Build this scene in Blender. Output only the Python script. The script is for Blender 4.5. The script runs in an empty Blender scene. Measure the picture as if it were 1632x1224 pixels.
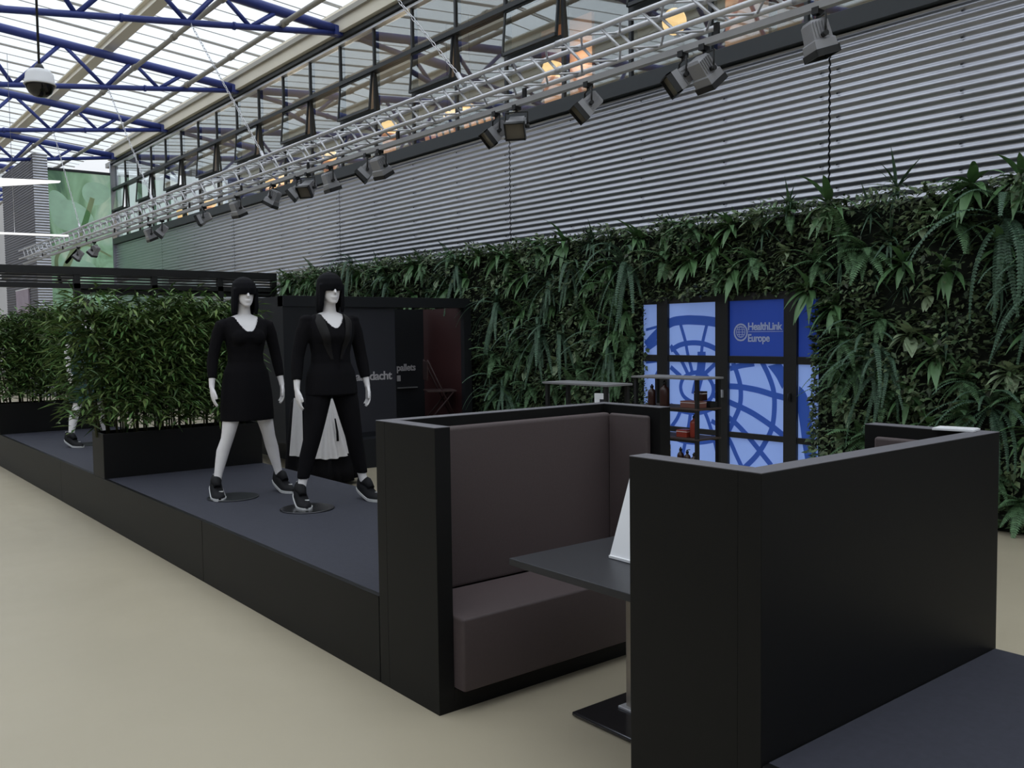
import bpy, bmesh, math, random
from mathutils import Vector, Matrix, Euler
from math import sin, cos, pi, radians, sqrt

random.seed(7)
S = bpy.context.scene
COL = S.collection

# ------------------------------------------------------------------ camera
cam_d = bpy.data.cameras.new('camera')
cam = bpy.data.objects.new('camera', cam_d)
COL.objects.link(cam)
CR = ((0.78013, -0.62549, -0.01273), (0.04507, 0.03589, 0.99834), (0.62400, 0.77941, -0.05619))
cam.matrix_world = Matrix(((CR[0][0], CR[1][0], -CR[2][0], 0), (CR[0][1], CR[1][1], -CR[2][1], 0),
                           (CR[0][2], CR[1][2], -CR[2][2], 1.65), (0, 0, 0, 1)))
cam_d.sensor_fit = 'HORIZONTAL'
cam_d.sensor_width = 36.0
cam_d.lens = 1449.16 * 36.0 / 1632.0
cam_d.clip_end = 300
S.camera = cam

# ------------------------------------------------------------------ sky, exposure
world = bpy.data.worlds.new('overcast_sky')
S.world = world
world.use_nodes = True
wb = world.node_tree.nodes['Background']
# overcast sky: three times brighter at the zenith than at the horizon
wnt = world.node_tree
wtc = wnt.nodes.new('ShaderNodeTexCoord')
wsp = wnt.nodes.new('ShaderNodeSeparateXYZ')
wmx = wnt.nodes.new('ShaderNodeMath'); wmx.operation = 'MAXIMUM'; wmx.inputs[1].default_value = 0.0
wml = wnt.nodes.new('ShaderNodeMath'); wml.operation = 'MULTIPLY_ADD'
SKY = 2.2
wml.inputs[1].default_value = SKY * 2 / 3
wml.inputs[2].default_value = SKY / 3
wnt.links.new(wtc.outputs['Generated'], wsp.inputs[0])
wnt.links.new(wsp.outputs['Z'], wmx.inputs[0])
wnt.links.new(wmx.outputs[0], wml.inputs[0])
wnt.links.new(wml.outputs[0], wb.inputs[1])
wb.inputs[0].default_value = (0.92, 0.955, 1.0, 1)
S.view_settings.view_transform = 'Standard'
S.view_settings.look = 'None'
S.view_settings.exposure = 0.0
S.view_settings.gamma = 1.0
S.view_settings.use_curve_mapping = False


# ------------------------------------------------------------------ materials
def nd(nt, typ, **kw):
    n = nt.nodes.new(typ)
    for k, v in kw.items():
        if k in n.inputs:
            n.inputs[k].default_value = v
        else:
            setattr(n, k, v)
    return n


def mat(name, col, rough=0.5, metal=0.0, spec=0.5, noise=0.0, nscale=8.0, bump=0.0, bscale=200.0, emit=None, estr=0.0, sub=0.0,
        coat=0.0, island=0.0, hue=0.0):
    m = bpy.data.materials.new(name)
    m.use_nodes = True
    nt = m.node_tree
    b = nt.nodes['Principled BSDF']
    b.inputs['Base Color'].default_value = (*col, 1)
    b.inputs['Roughness'].default_value = rough
    b.inputs['Metallic'].default_value = metal
    b.inputs['Specular IOR Level'].default_value = spec
    b.inputs['Coat Weight'].default_value = coat
    if emit:
        b.inputs['Emission Color'].default_value = (*emit, 1)
        b.inputs['Emission Strength'].default_value = estr
    tc = nt.nodes.new('ShaderNodeTexCoord')
    if noise or island:
        hsv = nd(nt, 'ShaderNodeHueSaturation')
        hsv.inputs['Color'].default_value = (*col, 1)
        if island:
            g = nt.nodes.new('ShaderNodeNewGeometry')
            src = g.outputs['Random Per Island']
            amt = island
        else:
            n = nd(nt, 'ShaderNodeTexNoise', Scale=nscale, Detail=5.0)
            nt.links.new(tc.outputs['Object'], n.inputs['Vector'])
            src = n.outputs['Fac']
            amt = noise
        mr = nd(nt, 'ShaderNodeMapRange')
        mr.inputs['To Min'].default_value = 1 - amt
        mr.inputs['To Max'].default_value = 1 + amt
        nt.links.new(src, mr.inputs['Value'])
        nt.links.new(mr.outputs[0], hsv.inputs['Value'])
        if hue:
            mh = nd(nt, 'ShaderNodeMapRange')
            mh.inputs['To Min'].default_value = 0.5 - hue
            mh.inputs['To Max'].default_value = 0.5 + hue
            w = nd(nt, 'ShaderNodeMath', operation='MULTIPLY')
            w.inputs[1].default_value = 7.31
            f = nd(nt, 'ShaderNodeMath', operation='FRACT')
            nt.links.new(src, w.inputs[0]); nt.links.new(w.outputs[0], f.inputs[0])
            nt.links.new(f.outputs[0], mh.inputs['Value'])
            nt.links.new(mh.outputs[0], hsv.inputs['Hue'])
        nt.links.new(hsv.outputs[0], b.inputs['Base Color'])
    if bump:
        n2 = nd(nt, 'ShaderNodeTexNoise', Scale=bscale, Detail=3.0)
        nt.links.new(tc.outputs['Object'], n2.inputs['Vector'])
        bp = nd(nt, 'ShaderNodeBump', Strength=bump, Distance=0.002)
        nt.links.new(n2.outputs['Fac'], bp.inputs['Height'])
        nt.links.new(bp.outputs[0], b.inputs['Normal'])
    return m


def glass_mat(name, tint=(0.9, 0.95, 0.95), ior=1.55, boost=0.0):
    m = bpy.data.materials.new(name)
    m.use_nodes = True
    nt = m.node_tree
    nt.nodes.remove(nt.nodes['Principled BSDF'])
    out = nt.nodes['Material Output']
    tr = nd(nt, 'ShaderNodeBsdfTransparent', Color=(*tint, 1))
    gl = nd(nt, 'ShaderNodeBsdfGlossy', Roughness=0.02, Color=(0.80, 0.86, 0.88, 1))
    fr = nd(nt, 'ShaderNodeFresnel', IOR=ior)
    ad = nd(nt, 'ShaderNodeMath', operation='ADD', use_clamp=True)
    ad.inputs[1].default_value = boost
    mx = nt.nodes.new('ShaderNodeMixShader')
    nt.links.new(fr.outputs[0], ad.inputs[0])
    geo = nt.nodes.new('ShaderNodeNewGeometry')      # reflect at the front face of the pane only
    bf = nd(nt, 'ShaderNodeMath', operation='SUBTRACT', use_clamp=True)
    nt.links.new(ad.outputs[0], bf.inputs[0])
    nt.links.new(geo.outputs['Backfacing'], bf.inputs[1])
    nt.links.new(bf.outputs[0], mx.inputs[0])
    nt.links.new(tr.outputs[0], mx.inputs[1])
    nt.links.new(gl.outputs[0], mx.inputs[2])
    nt.links.new(mx.outputs[0], out.inputs[0])
    return m


def roof_glass_mat():
    m = bpy.data.materials.new('roof_glazing')
    m.use_nodes = True
    nt = m.node_tree
    nt.nodes.remove(nt.nodes['Principled BSDF'])
    out = nt.nodes['Material Output']
    tr = nd(nt, 'ShaderNodeBsdfTransparent', Color=(0.93, 0.95, 0.96, 1))
    tl = nd(nt, 'ShaderNodeBsdfTranslucent', Color=(0.9, 0.92, 0.93, 1))
    mx = nt.nodes.new('ShaderNodeMixShader')
    mx.inputs[0].default_value = 0.12
    nt.links.new(tr.outputs[0], mx.inputs[1])
    nt.links.new(tl.outputs[0], mx.inputs[2])
    nt.links.new(mx.outputs[0], out.inputs[0])
    return m


def floor_mat():
    m = mat('cream_resin_floor', (0.40, 0.35, 0.258), rough=0.42, spec=0.35, noise=0.10, nscale=0.6)
    nt = m.node_tree
    b = nt.nodes['Principled BSDF']
    tc = nt.nodes.new('ShaderNodeTexCoord')
    n = nd(nt, 'ShaderNodeTexNoise', Scale=3.0, Detail=6.0)
    nt.links.new(tc.outputs['Object'], n.inputs['Vector'])
    mr = nd(nt, 'ShaderNodeMapRange')
    mr.inputs['To Min'].default_value = 0.32
    mr.inputs['To Max'].default_value = 0.55
    nt.links.new(n.outputs['Fac'], mr.inputs['Value'])
    nt.links.new(mr.outputs[0], b.inputs['Roughness'])
    return m


def mural_mat():
    m = mat('plant_photo_print', (0.3, 0.5, 0.35), rough=0.6)
    nt = m.node_tree
    b = nt.nodes['Principled BSDF']
    tc = nt.nodes.new('ShaderNodeTexCoord')
    mp = nd(nt, 'ShaderNodeMapping', Rotation=(0, 0.7, 0), Scale=(1.0, 1.0, 0.55))
    nt.links.new(tc.outputs['Object'], mp.inputs['Vector'])
    n = nd(nt, 'ShaderNodeTexNoise', Scale=1.25, Detail=4.0, Distortion=1.2)
    nt.links.new(mp.outputs[0], n.inputs['Vector'])
    r = nt.nodes.new('ShaderNodeValToRGB')
    e = r.color_ramp.elements
    e[0].position = 0.30; e[0].color = (0.10, 0.20, 0.13, 1)
    e[1].position = 0.72; e[1].color = (0.62, 0.80, 0.62, 1)
    for p, c in ((0.40, (0.22, 0.40, 0.23, 1)), (0.50, (0.36, 0.60, 0.40, 1)), (0.60, (0.46, 0.68, 0.52, 1))):
        x = e.new(p); x.color = c
    nt.links.new(n.outputs['Fac'], r.inputs[0])
    nt.links.new(r.outputs[0], b.inputs['Base Color'])
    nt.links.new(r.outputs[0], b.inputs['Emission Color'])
    b.inputs['Emission Strength'].default_value = 0.22      # emission added to brighten the print, imitating daylight behind it
    return m


M = {}
M['floor'] = floor_mat()
M['black'] = mat('black_laminate', (0.0050, 0.0050, 0.0052), rough=0.5, spec=0.22, noise=0.15, nscale=3, bump=0.08, bscale=300)
M['carpet'] = mat('charcoal_carpet', (0.038, 0.039, 0.053), rough=0.75, spec=0.3, noise=0.2, nscale=40, bump=0.5, bscale=350)
M['fabric'] = mat('brown_wool_fabric', (0.050, 0.036, 0.036), rough=0.6, spec=0.4, noise=0.18, nscale=90, bump=0.5, bscale=500)
M['fabric'].node_tree.nodes['Principled BSDF'].inputs['Sheen Weight'].default_value = 0.25
M['fabric'].node_tree.nodes['Principled BSDF'].inputs['Sheen Roughness'].default_value = 0.5
M['fabric'].node_tree.nodes['Principled BSDF'].inputs['Sheen Tint'].default_value = (0.9, 0.7, 0.72, 1)
M['toplit_grey'] = mat('painted_toplight_grey', (0.135, 0.130, 0.145), rough=0.5, spec=0.4)  # overhead light on the black wall tops, painted in as paler grey
M['clad'] = mat('galvanised_sheet', (0.46, 0.47, 0.52), rough=0.30, metal=0.85, noise=0.05, nscale=1.2)
M['dark_frame'] = mat('dark_grey_frame', (0.035, 0.04, 0.045), rough=0.5)
M['glass'] = glass_mat('clerestory_glass', ior=1.9, boost=0.20)
M['roofglass'] = roof_glass_mat()
M['blue'] = mat('blue_painted_steel', (0.035, 0.055, 0.25), rough=0.45)
M['beige'] = mat('beige_painted_steel', (0.74, 0.69, 0.58), rough=0.55, noise=0.08, nscale=2)
M['pipe'] = mat('grey_beige_pipe', (0.36, 0.34, 0.30), rough=0.5)
M['bar'] = mat('glazing_bar_grey', (0.36, 0.34, 0.31), rough=0.5)
M['alu'] = mat('aluminium_tube', (0.62, 0.62, 0.65), rough=0.38, metal=0.55)
M['spot'] = mat('silver_grey_casting', (0.34, 0.34, 0.36), rough=0.45, metal=0.3)
M['blackmetal'] = mat('black_metal', (0.012, 0.012, 0.013), rough=0.45)
M['lens'] = mat('lamp_lens', (0.18, 0.16, 0.13), rough=0.15, spec=0.6)
M['white'] = mat('white_gloss', (0.78, 0.78, 0.80), rough=0.4)
M['skin'] = mat('white_mannequin_lacquer', (0.84, 0.81, 0.82), rough=0.45)
M['cloth'] = mat('black_cloth', (0.0085, 0.008, 0.0095), rough=0.95, spec=0.08, bump=0.3, bscale=300)
M['satin'] = mat('black_satin_lapel', (0.008, 0.007, 0.0075), rough=0.6, spec=0.25)
M['tealcloth'] = mat('dark_teal_print_cloth', (0.02, 0.06, 0.065), rough=0.9, noise=0.6, nscale=25)
M['hair'] = mat('black_wig_hair', (0.006, 0.006, 0.008), rough=0.75, spec=0.1, noise=0.3, nscale=60)
M['shoe'] = mat('black_sneaker_mesh', (0.007, 0.007, 0.0085), rough=0.75, spec=0.25, bump=0.4, bscale=500)
M['sole'] = mat('white_rubber_sole', (0.62, 0.62, 0.62), rough=0.6)
M['steelbase'] = mat('dark_polished_steel', (0.10, 0.10, 0.11), rough=0.18, metal=0.9)
M['steel'] = mat('brushed_steel', (0.42, 0.38, 0.34), rough=0.4, metal=0.7, noise=0.1, nscale=20)
M['tabletop'] = mat('dark_slate_laminate', (0.018, 0.0185, 0.023), rough=0.42, spec=0.4)
M['glassblack'] = mat('smoked_dark_steel', (0.03, 0.032, 0.035), rough=0.3, spec=0.5)
M['whitecloth'] = mat('white_cotton', (0.66, 0.64, 0.65), rough=0.9, noise=0.06, nscale=30)
M['felt'] = mat('dark_planting_felt', (0.010, 0.013, 0.009), rough=1.0, noise=0.4, nscale=12)
M['soil'] = mat('bark_soil', (0.03, 0.022, 0.014), rough=1.0, noise=0.6, nscale=40)
M['leaf_fill'] = mat('small_leaf_green', (0.085, 0.125, 0.056), rough=0.5, spec=0.4, island=0.75, hue=0.03)
M['leaf_fern'] = mat('sword_fern_green', (0.065, 0.125, 0.078), rough=0.55, spec=0.35, island=0.35)
M['leaf_feather'] = mat('feather_fern_green', (0.115, 0.22, 0.105), rough=0.55, spec=0.35, island=0.35)
M['leaf_broad'] = mat('lance_leaf_green', (0.11, 0.225, 0.09), rough=0.42, spec=0.5, noise=0.3, nscale=9)
M['leaf_pale'] = mat('variegated_leaf_green', (0.35, 0.45, 0.28), rough=0.45, spec=0.4, noise=0.45, nscale=25)
M['leaf_bamboo'] = mat('bamboo_leaf_green', (0.10, 0.17, 0.05), rough=0.5, spec=0.4, island=0.6, hue=0.03)
M['culm'] = mat('bamboo_culm_olive', (0.055, 0.058, 0.022), rough=0.55, noise=0.3, nscale=15)
M['panel_light'] = mat('pale_blue_printed_glass', (0.25, 0.37, 0.72), rough=0.35, emit=(0.24, 0.36, 0.78), estr=0.38)  # emission added to brighten the printed pane, no lamp behind it
M['panel_dark'] = mat('deep_blue_printed_glass', (0.022, 0.06, 0.33), rough=0.35, emit=(0.02, 0.055, 0.35), estr=0.24)  # weaker added glow, same purpose
M['print_blue'] = mat('royal_blue_ink', (0.03, 0.085, 0.40), rough=0.4, emit=(0.03, 0.09, 0.42), estr=0.22)  # ink glows a little to keep up with the brightened panes
M['letter'] = mat('pale_lettering', (0.42, 0.48, 0.70), rough=0.5)
M['letterwhite'] = mat('grey_white_lettering', (0.40, 0.38, 0.40), rough=0.5)
M['cabin'] = mat('black_cabin_board', (0.012, 0.013, 0.016), rough=0.55, spec=0.3)
M['cabin2'] = mat('charcoal_cabin_panel', (0.026, 0.026, 0.034), rough=0.45, spec=0.4)
M['red'] = mat('dark_red_panel', (0.035, 0.007, 0.0075), rough=0.6)
M['bottle_dark'] = mat('dark_amber_bottle', (0.035, 0.012, 0.009), rough=0.3)
M['bottle_red'] = mat('orange_red_bottle', (0.26, 0.035, 0.02), rough=0.35)
M['pink'] = mat('pink_brown_box', (0.18, 0.07, 0.055), rough=0.5)
M['shelf'] = mat('shelf_top_grey', (0.19, 0.187, 0.195), rough=0.45)
M['mural'] = mural_mat()
M['stem'] = mat('printed_pale_stem', (0.42, 0.55, 0.30), rough=0.6)
M['lilac'] = mat('lilac_print', (0.36, 0.30, 0.36), rough=0.7, noise=0.2, nscale=4)
M['plaster'] = mat('pale_grey_wall', (0.42, 0.42, 0.43), rough=0.9)
M['dark_plaster'] = mat('grey_building_wall', (0.10, 0.10, 0.105), rough=0.8)
M['gallery'] = mat('gallery_beige_wall', (0.42, 0.41, 0.40), rough=0.9, noise=0.08, nscale=1)
M['peach'] = mat('peach_painted_wall', (0.52, 0.30, 0.20), rough=0.8)
M['warm'] = mat('warm_lamp_shade', (0.9, 0.6, 0.3), rough=0.5, emit=(1.0, 0.62, 0.26), estr=1.5)
M['warm2'] = mat('copper_lamp_body', (0.6, 0.32, 0.18), rough=0.4, emit=(1.0, 0.42, 0.18), estr=0.45)
M['tube'] = mat('white_light_fin', (0.9, 0.9, 0.9), rough=0.5, emit=(1, 1, 1), estr=0.9)
M['orange'] = mat('orange_curtain', (0.55, 0.22, 0.05), rough=0.8)


# ------------------------------------------------------------------ mesh helpers
class MB:
    def __init__(s):
        s.v = []; s.f = []; s.mi = []; s.sm = []

    def add(s, vs, fs, mi=0, smooth=False):
        o = len(s.v)
        s.v.extend([tuple(x) for x in vs])
        for f in fs:
            s.f.append(tuple(i + o for i in f)); s.mi.append(mi); s.sm.append(smooth)
        return s

    def box(s, x0, x1, y0, y1, z0, z1, mi=0):
        vs = [(x, y, z) for x in (x0, x1) for y in (y0, y1) for z in (z0, z1)]
        return s.add(vs, [(0, 1, 3, 2), (4, 6, 7, 5), (0, 4, 5, 1), (2, 3, 7, 6), (0, 2, 6, 4), (1, 5, 7, 3)], mi)

    def obox(s, c, sx, sy, sz, R=None, mi=0):
        R = R or Matrix.Identity(3)
        c = Vector(c)
        vs = [c + R @ Vector((x * sx / 2, y * sy / 2, z * sz / 2)) for x in (-1, 1) for y in (-1, 1) for z in (-1, 1)]
        return s.add(vs, [(0, 1, 3, 2), (4, 6, 7, 5), (0, 4, 5, 1), (2, 3, 7, 6), (0, 2, 6, 4), (1, 5, 7, 3)], mi)

    def tube(s, pts, r, n=8, cap=True, mi=0, smooth=True):
        pts = [Vector(p) for p in pts]
        rs = r if isinstance(r, (list, tuple)) else [r] * len(pts)
        rings = []
        up = None
        for i, p in enumerate(pts):
            d = (pts[min(i + 1, len(pts) - 1)] - pts[max(i - 1, 0)]).normalized()
            if up is None:
                up = Vector((0, 0, 1)) if abs(d.z) < 0.9 else Vector((1, 0, 0))
            a = d.cross(up)
            if a.length < 1e-5:
                a = d.cross(Vector((0, 1, 0.01)))
            a.normalize()
            b = d.cross(a).normalized()
            up = a.cross(d) if abs(d.dot(up)) < 0.99 else up
            rings.append([p + (a * cos(2 * pi * k / n) + b * sin(2 * pi * k / n)) * rs[i] for k in range(n)])
        return s.loft(rings, cap, mi, smooth)

    def loft(s, rings, cap=True, mi=0, smooth=True):
        n = len(rings[0])
        o = len(s.v)
        vs = [v for rg in rings for v in rg]
        fs = []
        for i in range(len(rings) - 1):
            for k in range(n):
                k2 = (k + 1) % n
                fs.append((i * n + k, i * n + k2, (i + 1) * n + k2, (i + 1) * n + k))
        s.add(vs, fs, mi, smooth)
        if cap:
            L = len(rings) - 1
            s.f.append(tuple(o + k for k in reversed(range(n)))); s.mi.append(mi); s.sm.append(False)
            s.f.append(tuple(o + L * n + k for k in range(n))); s.mi.append(mi); s.sm.append(False)
        return s

    def ell(s, rows, n=20, cap=True, mi=0, smooth=True):
        """rows of (z, a, b, x0, y0): horizontal elliptical rings"""
        rings = []
        for r in rows:
            z, a, b = r[:3]
            x0 = r[3] if len(r) > 3 else 0
            y0 = r[4] if len(r) > 4 else 0
            rings.append([(x0 + a * cos(2 * pi * k / n), y0 + b * sin(2 * pi * k / n), z) for k in range(n)])
        return s.loft(rings, cap, mi, smooth)

    def sphere(s, c, rx, ry, rz, n=14, m=8, mi=0):
        rows = []
        for i in range(m + 1):
            t = -pi / 2 + pi * i / m
            k = max(cos(t), 0.02)
            rows.append((c[2] + rz * sin(t), rx * k, ry * k, c[0], c[1]))
        return s.ell(rows, n, True, mi)

    def lathe(s, prof, c=(0, 0, 0), n=20, mi=0):
        return s.ell([(c[2] + z, max(r, 1e-4), max(r, 1e-4), c[0], c[1]) for r, z in prof], n, True, mi)

    def mesh(s, name, mats):
        me = bpy.data.meshes.new(name)
        me.from_pydata(s.v, [], s.f)
        for m in mats:
            me.materials.append(m)
        me.polygons.foreach_set('material_index', s.mi)
        me.polygons.foreach_set('use_smooth', s.sm)
        me.update()
        return me

    def build(s, name, m, parent=None, bevel=0.0, loc=None):
        ms = m if isinstance(m, (list, tuple)) else [m]
        return put(name, s.mesh(name, ms), parent, bevel, loc)


def put(name, me, parent=None, bevel=0.0, loc=None):
    o = bpy.data.objects.new(name, me)
    COL.objects.link(o)
    if parent:
        o.parent = parent
    if loc is not None:
        o.location = loc
    if bevel:
        b = o.modifiers.new('bevel', 'BEVEL')
        b.width = bevel; b.segments = 2; b.limit_method = 'ANGLE'
        b.harden_normals = False
    return o


def box(name, x0, x1, y0, y1, z0, z1, m, parent=None, bevel=0.0):
    return MB().box(x0, x1, y0, y1, z0, z1).build(name, m, parent, bevel)


def tag(o, label=None, cat=None, group=None, kind=None):
    if label: o['label'] = label
    if cat: o['category'] = cat
    if group: o['group'] = group
    if kind: o['kind'] = kind
    return o


def thing(name, label, cat, loc=(0, 0, 0), rz=0.0, group=None):
    o = bpy.data.objects.new(name, None)
    o.empty_display_size = 0.1
    COL.objects.link(o)
    o.location = loc
    o.rotation_euler = (0, 0, rz)
    return tag(o, label, cat, group)


def struct(name, label=None):
    o = bpy.data.objects.new(name, None)
    COL.objects.link(o)
    o['kind'] = 'structure'
    if label: o['label'] = label
    return o


def stuff(o):
    o['kind'] = 'stuff'
    return o


ORD = ['first', 'second', 'third', 'fourth', 'fifth', 'sixth', 'seventh', 'eighth', 'ninth', 'tenth', 'eleventh', 'twelfth',
       'thirteenth', 'fourteenth', 'fifteenth', 'sixteenth', 'seventeenth', 'eighteenth', 'nineteenth', 'twentieth',
       '21st', '22nd', '23rd', '24th', '25th', '26th', '27th', '28th', '29th', '30th', '31st', '32nd', '33rd', '34th', '35th', '36th']

# ------------------------------------------------------------------ SETTING: floor, walls
fl = box('floor', -14, 13, -22, 46, -0.15, 0, M['floor'])
tag(fl, 'cream resin floor', kind='structure')
XW = 8.156
wr = MB().box(8.19, 8.40, -22, 29.75, 0, 4.52).build('wall_right', M['dark_frame'])
tag(wr, 'corrugated metal lower wall', kind='structure')
# corrugated sheets, each its own part
pitch, amp, z0, z1 = 0.0762, 0.0095, 0.0, 4.50
SHL = 5.03
mb = MB()
N = int((z1 - z0) / pitch * 8)
prof = []
for i in range(N + 1):
    z = z0 + (z1 - z0) * i / N
    t = (z / pitch) % 1.0
    s_ = sin(2 * pi * t)
    s_ = max(-1, min(1, s_ * 1.05))
    prof.append((-amp * s_, z))
vs = []; fs = []
for i, (x, z) in enumerate(prof):
    vs += [(x, 0, z), (x, SHL, z)]
    if i:
        fs.append((2 * i - 2, 2 * i - 1, 2 * i + 1, 2 * i))
mb.add(vs, fs, 0, True)
clad_me = mb.mesh('cladding_sheet', [M['clad']])
scr = MB()
for yy in (0.08, 1.27, 2.5, 3.75, 4.95):
    for i in range(12, 59, 3):
        z = i * pitch + 0.75 * pitch
        scr.obox((-amp - 0.002 + 2 * amp * 0, yy, z), 0.012, 0.016, 0.016)
screw_me = scr.mesh('screw_heads', [M['blackmetal']])
for k in range(-2, 5):
    y = 0.085 + 5.05 * k + (0.0)
    if y + SHL > 29.7 + 1.5:
        continue
    o = put('cladding_sheet', clad_me, wr, 0, (XW, y, 0))
    q = put('screw_heads', screw_me, o); stuff(q)
o = put('cladding_sheet', clad_me, wr, 0, (XW, 25.335, 0)); o.scale = (1, 4.36 / SHL, 1)
box('corner_trim', 8.07, 8.20, 29.62, 29.72, 0, 7.0, M['clad'], wr)

# clerestory glazing above it: bays of 1.214 m
w1 = struct('window_1', 'long clerestory glazing above corrugated wall')
BAY = 1.2145
Y0 = 12.687 - BAY * 9
NB = 23
box('window_sill', 8.08, 8.36, -0.5, 29.6, 4.52, 4.70, M['dark_frame'], w1, 0.004)
box('head_frame', 8.08, 8.30, -0.5, 29.6, 6.965, 7.04, M['dark_frame'], w1)
box('head_frame', 8.13, 8.26, -0.5, 29.6, 6.90, 6.945, M['alu'], w1)
box('transom', 8.10, 8.26, -0.5, 29.6, 6.165, 6.235, M['dark_frame'], w1)
mul_me = MB().box(-0.03, 0.08, -0.022, 0.022, 4.70, 6.92).mesh('mullion', [M['dark_frame']])
pane_up = MB().box(-0.006, 0.006, 0.03, BAY - 0.03, 6.235, 6.90).mesh('pane', [M['glass']])
pane_lo = MB().box(-0.006, 0.006, 0.03, BAY - 0.03, 4.70, 6.165).mesh('pane', [M['glass']])
pane_fix = MB().box(-0.006, 0.006, 0.03, BAY - 0.03, 4.70, 5.50).mesh('pane', [M['glass']])
vent_f = MB()
vh = 0.64
for a, b, c, d in ((0.03, BAY - 0.03, -0.03, 0.0), (0.03, BAY - 0.03, -vh, -vh + 0.045), (0.03, 0.055, -vh, 0), (BAY - 0.055, BAY - 0.03, -vh, 0)):
    vent_f.box(-0.02, 0.02, a, b, c, d)
vent_me = vent_f.mesh('vent_sash', [M['dark_frame']])
vent_pane = MB().box(-0.006, 0.006, 0.055, BAY - 0.055, -vh + 0.045, -0.03).mesh('pane', [M['glass']])
rail_lo = MB().box(-0.04, 0.06, 0.028, BAY - 0.028, 5.49, 5.55).mesh('sash_rail', [M['dark_frame']])
for k in range(NB + 1):
    put('mullion', mul_me, w1, 0, (8.19, Y0 + k * BAY, 0))
for k in range(NB):
    y = Y0 + k * BAY
    put('pane', pane_up, w1, 0, (8.19, y, 0))
    if k % 2 == 0:
        put('pane', pane_fix, w1, 0, (8.19, y, 0))
        put('sash_rail', rail_lo, w1, 0, (8.19, y, 0))
        v = put('vent_sash', vent_me, w1, 0, (8.15, y, 6.165))
        v.rotation_euler = (0, radians(5.5), 0)
        put('pane', vent_pane, v)
    else:
        put('pane', pane_lo, w1, 0, (8.19, y, 0))

# upper gallery behind the glass
wg = box('wall_gallery', 12.3, 12.5, -1, 31, 4.3, 7.3, M['gallery']); tag(wg, kind='structure')
fg = box('floor_gallery', 8.40, 12.5, -1, 31, 4.15, 4.30, M['gallery']); tag(fg, kind='structure')
cg = box('ceiling_gallery', 8.30, 12.5, -1, 31, 7.06, 7.2, M['gallery']); tag(cg, kind='structure')
tag(box('wall_gallery_end', 8.4, 12.5, -1.2, -1.0, 4.15, 7.2, M['gallery']), kind='structure')

# left, back and far walls of the hall
tag(box('wall_left', -14.2, -14.0, -22, 46, 0, 9.4, M['dark_plaster']), kind='structure')
tag(box('wall_back', -14, 8.19, -22.2, -22.0, 0, 9.4, M['dark_plaster']), kind='structure')
tag(box('wall_far', -14, 13, 46, 46.2, 0, 9.4, M['plaster']), kind='structure')

# end wall with the plant print and the corrugated return
we = box('wall_end', 5.76, 8.2, 29.74, 33.3, 0, 6.66, M['dark_frame']); tag(we, kind='structure')
box('print_top_trim', 6.10, 8.07, 29.66, 29.74, 6.63, 6.70, M['dark_frame'], we)
cr = MB()
vs = []; fs = []
NN = int(6.9 / pitch * 6)
for i in range(NN + 1):
    z = 6.9 * i / NN
    x = -amp * sin(2 * pi * z / pitch)
    vs += [(5.746 + x, 28.7, z), (5.746 + x, 33.3, z)]
    if i: fs.append((2 * i - 2, 2 * i - 1, 2 * i + 1, 2 * i))
cr.add(vs, fs, 0, True)
o_ = len(cr.v)
vs = []; fs = []
for i in range(NN + 1):
    z = 6.9 * i / NN
    y = 28.7 - amp * 1.3 * sin(2 * pi * z / pitch)
    vs += [(5.74, y, z), (6.12, y, z)]
    if i: fs.append((2 * i - 2, 2 * i - 1, 2 * i + 1, 2 * i))
cr.add(vs, fs, 0, True)
co = cr.build('corrugated_return', [M['clad'], mat('anthracite_sheet', (0.11, 0.11, 0.13), rough=0.5)], we)
for p_ in co.data.polygons:
    if abs(p_.normal.x) > 0.5: p_.material_index = 1
box('return_core', 5.765, 6.10, 28.72, 29.74, 0, 6.9, M['dark_frame'], we)

# plant photo print (flat poster) with its printed stems and leaves
mu = thing('plant_print', 'huge green plant photo print on the far end wall', 'poster', (6.12, 29.70, 2.0))
MB().box(0, 1.95, -0.02, 0.02, 0, 4.62).build('print_sheet', M['mural'], mu)


def ribbon(mbx, pts, w, to3, mi=0, n=24):
    """flat strip following 2-D points (Catmull-Rom)"""
    P = [Vector((p[0], p[1])) for p in pts]
    P = [P[0] * 2 - P[1]] + P + [P[-1] * 2 - P[-2]]
    out = []
    for i in range(1, len(P) - 2):
        for k in range(n):
            t = k / n
            out.append(0.5 * ((2 * P[i]) + (-P[i - 1] + P[i + 1]) * t + (2 * P[i - 1] - 5 * P[i] + 4 * P[i + 1] - P[i + 2]) * t * t
                              + (-P[i - 1] + 3 * P[i] - 3 * P[i + 1] + P[i + 2]) * t ** 3))
    out.append(P[-2])
    vs = []
    for i, p in enumerate(out):
        d = out[min(i + 1, len(out) - 1)] - out[max(i - 1, 0)]
        nrm = Vector((-d.y, d.x)).normalized() * (w(i / len(out)) if callable(w) else w) / 2
        vs += [p + nrm, p - nrm]
    fs = [(2 * i, 2 * i + 1, 2 * i + 3, 2 * i + 2) for i in range(len(out) - 1)]
    mbx.add([to3(v.x, v.y) for v in vs], fs, mi)
    return out


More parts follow.
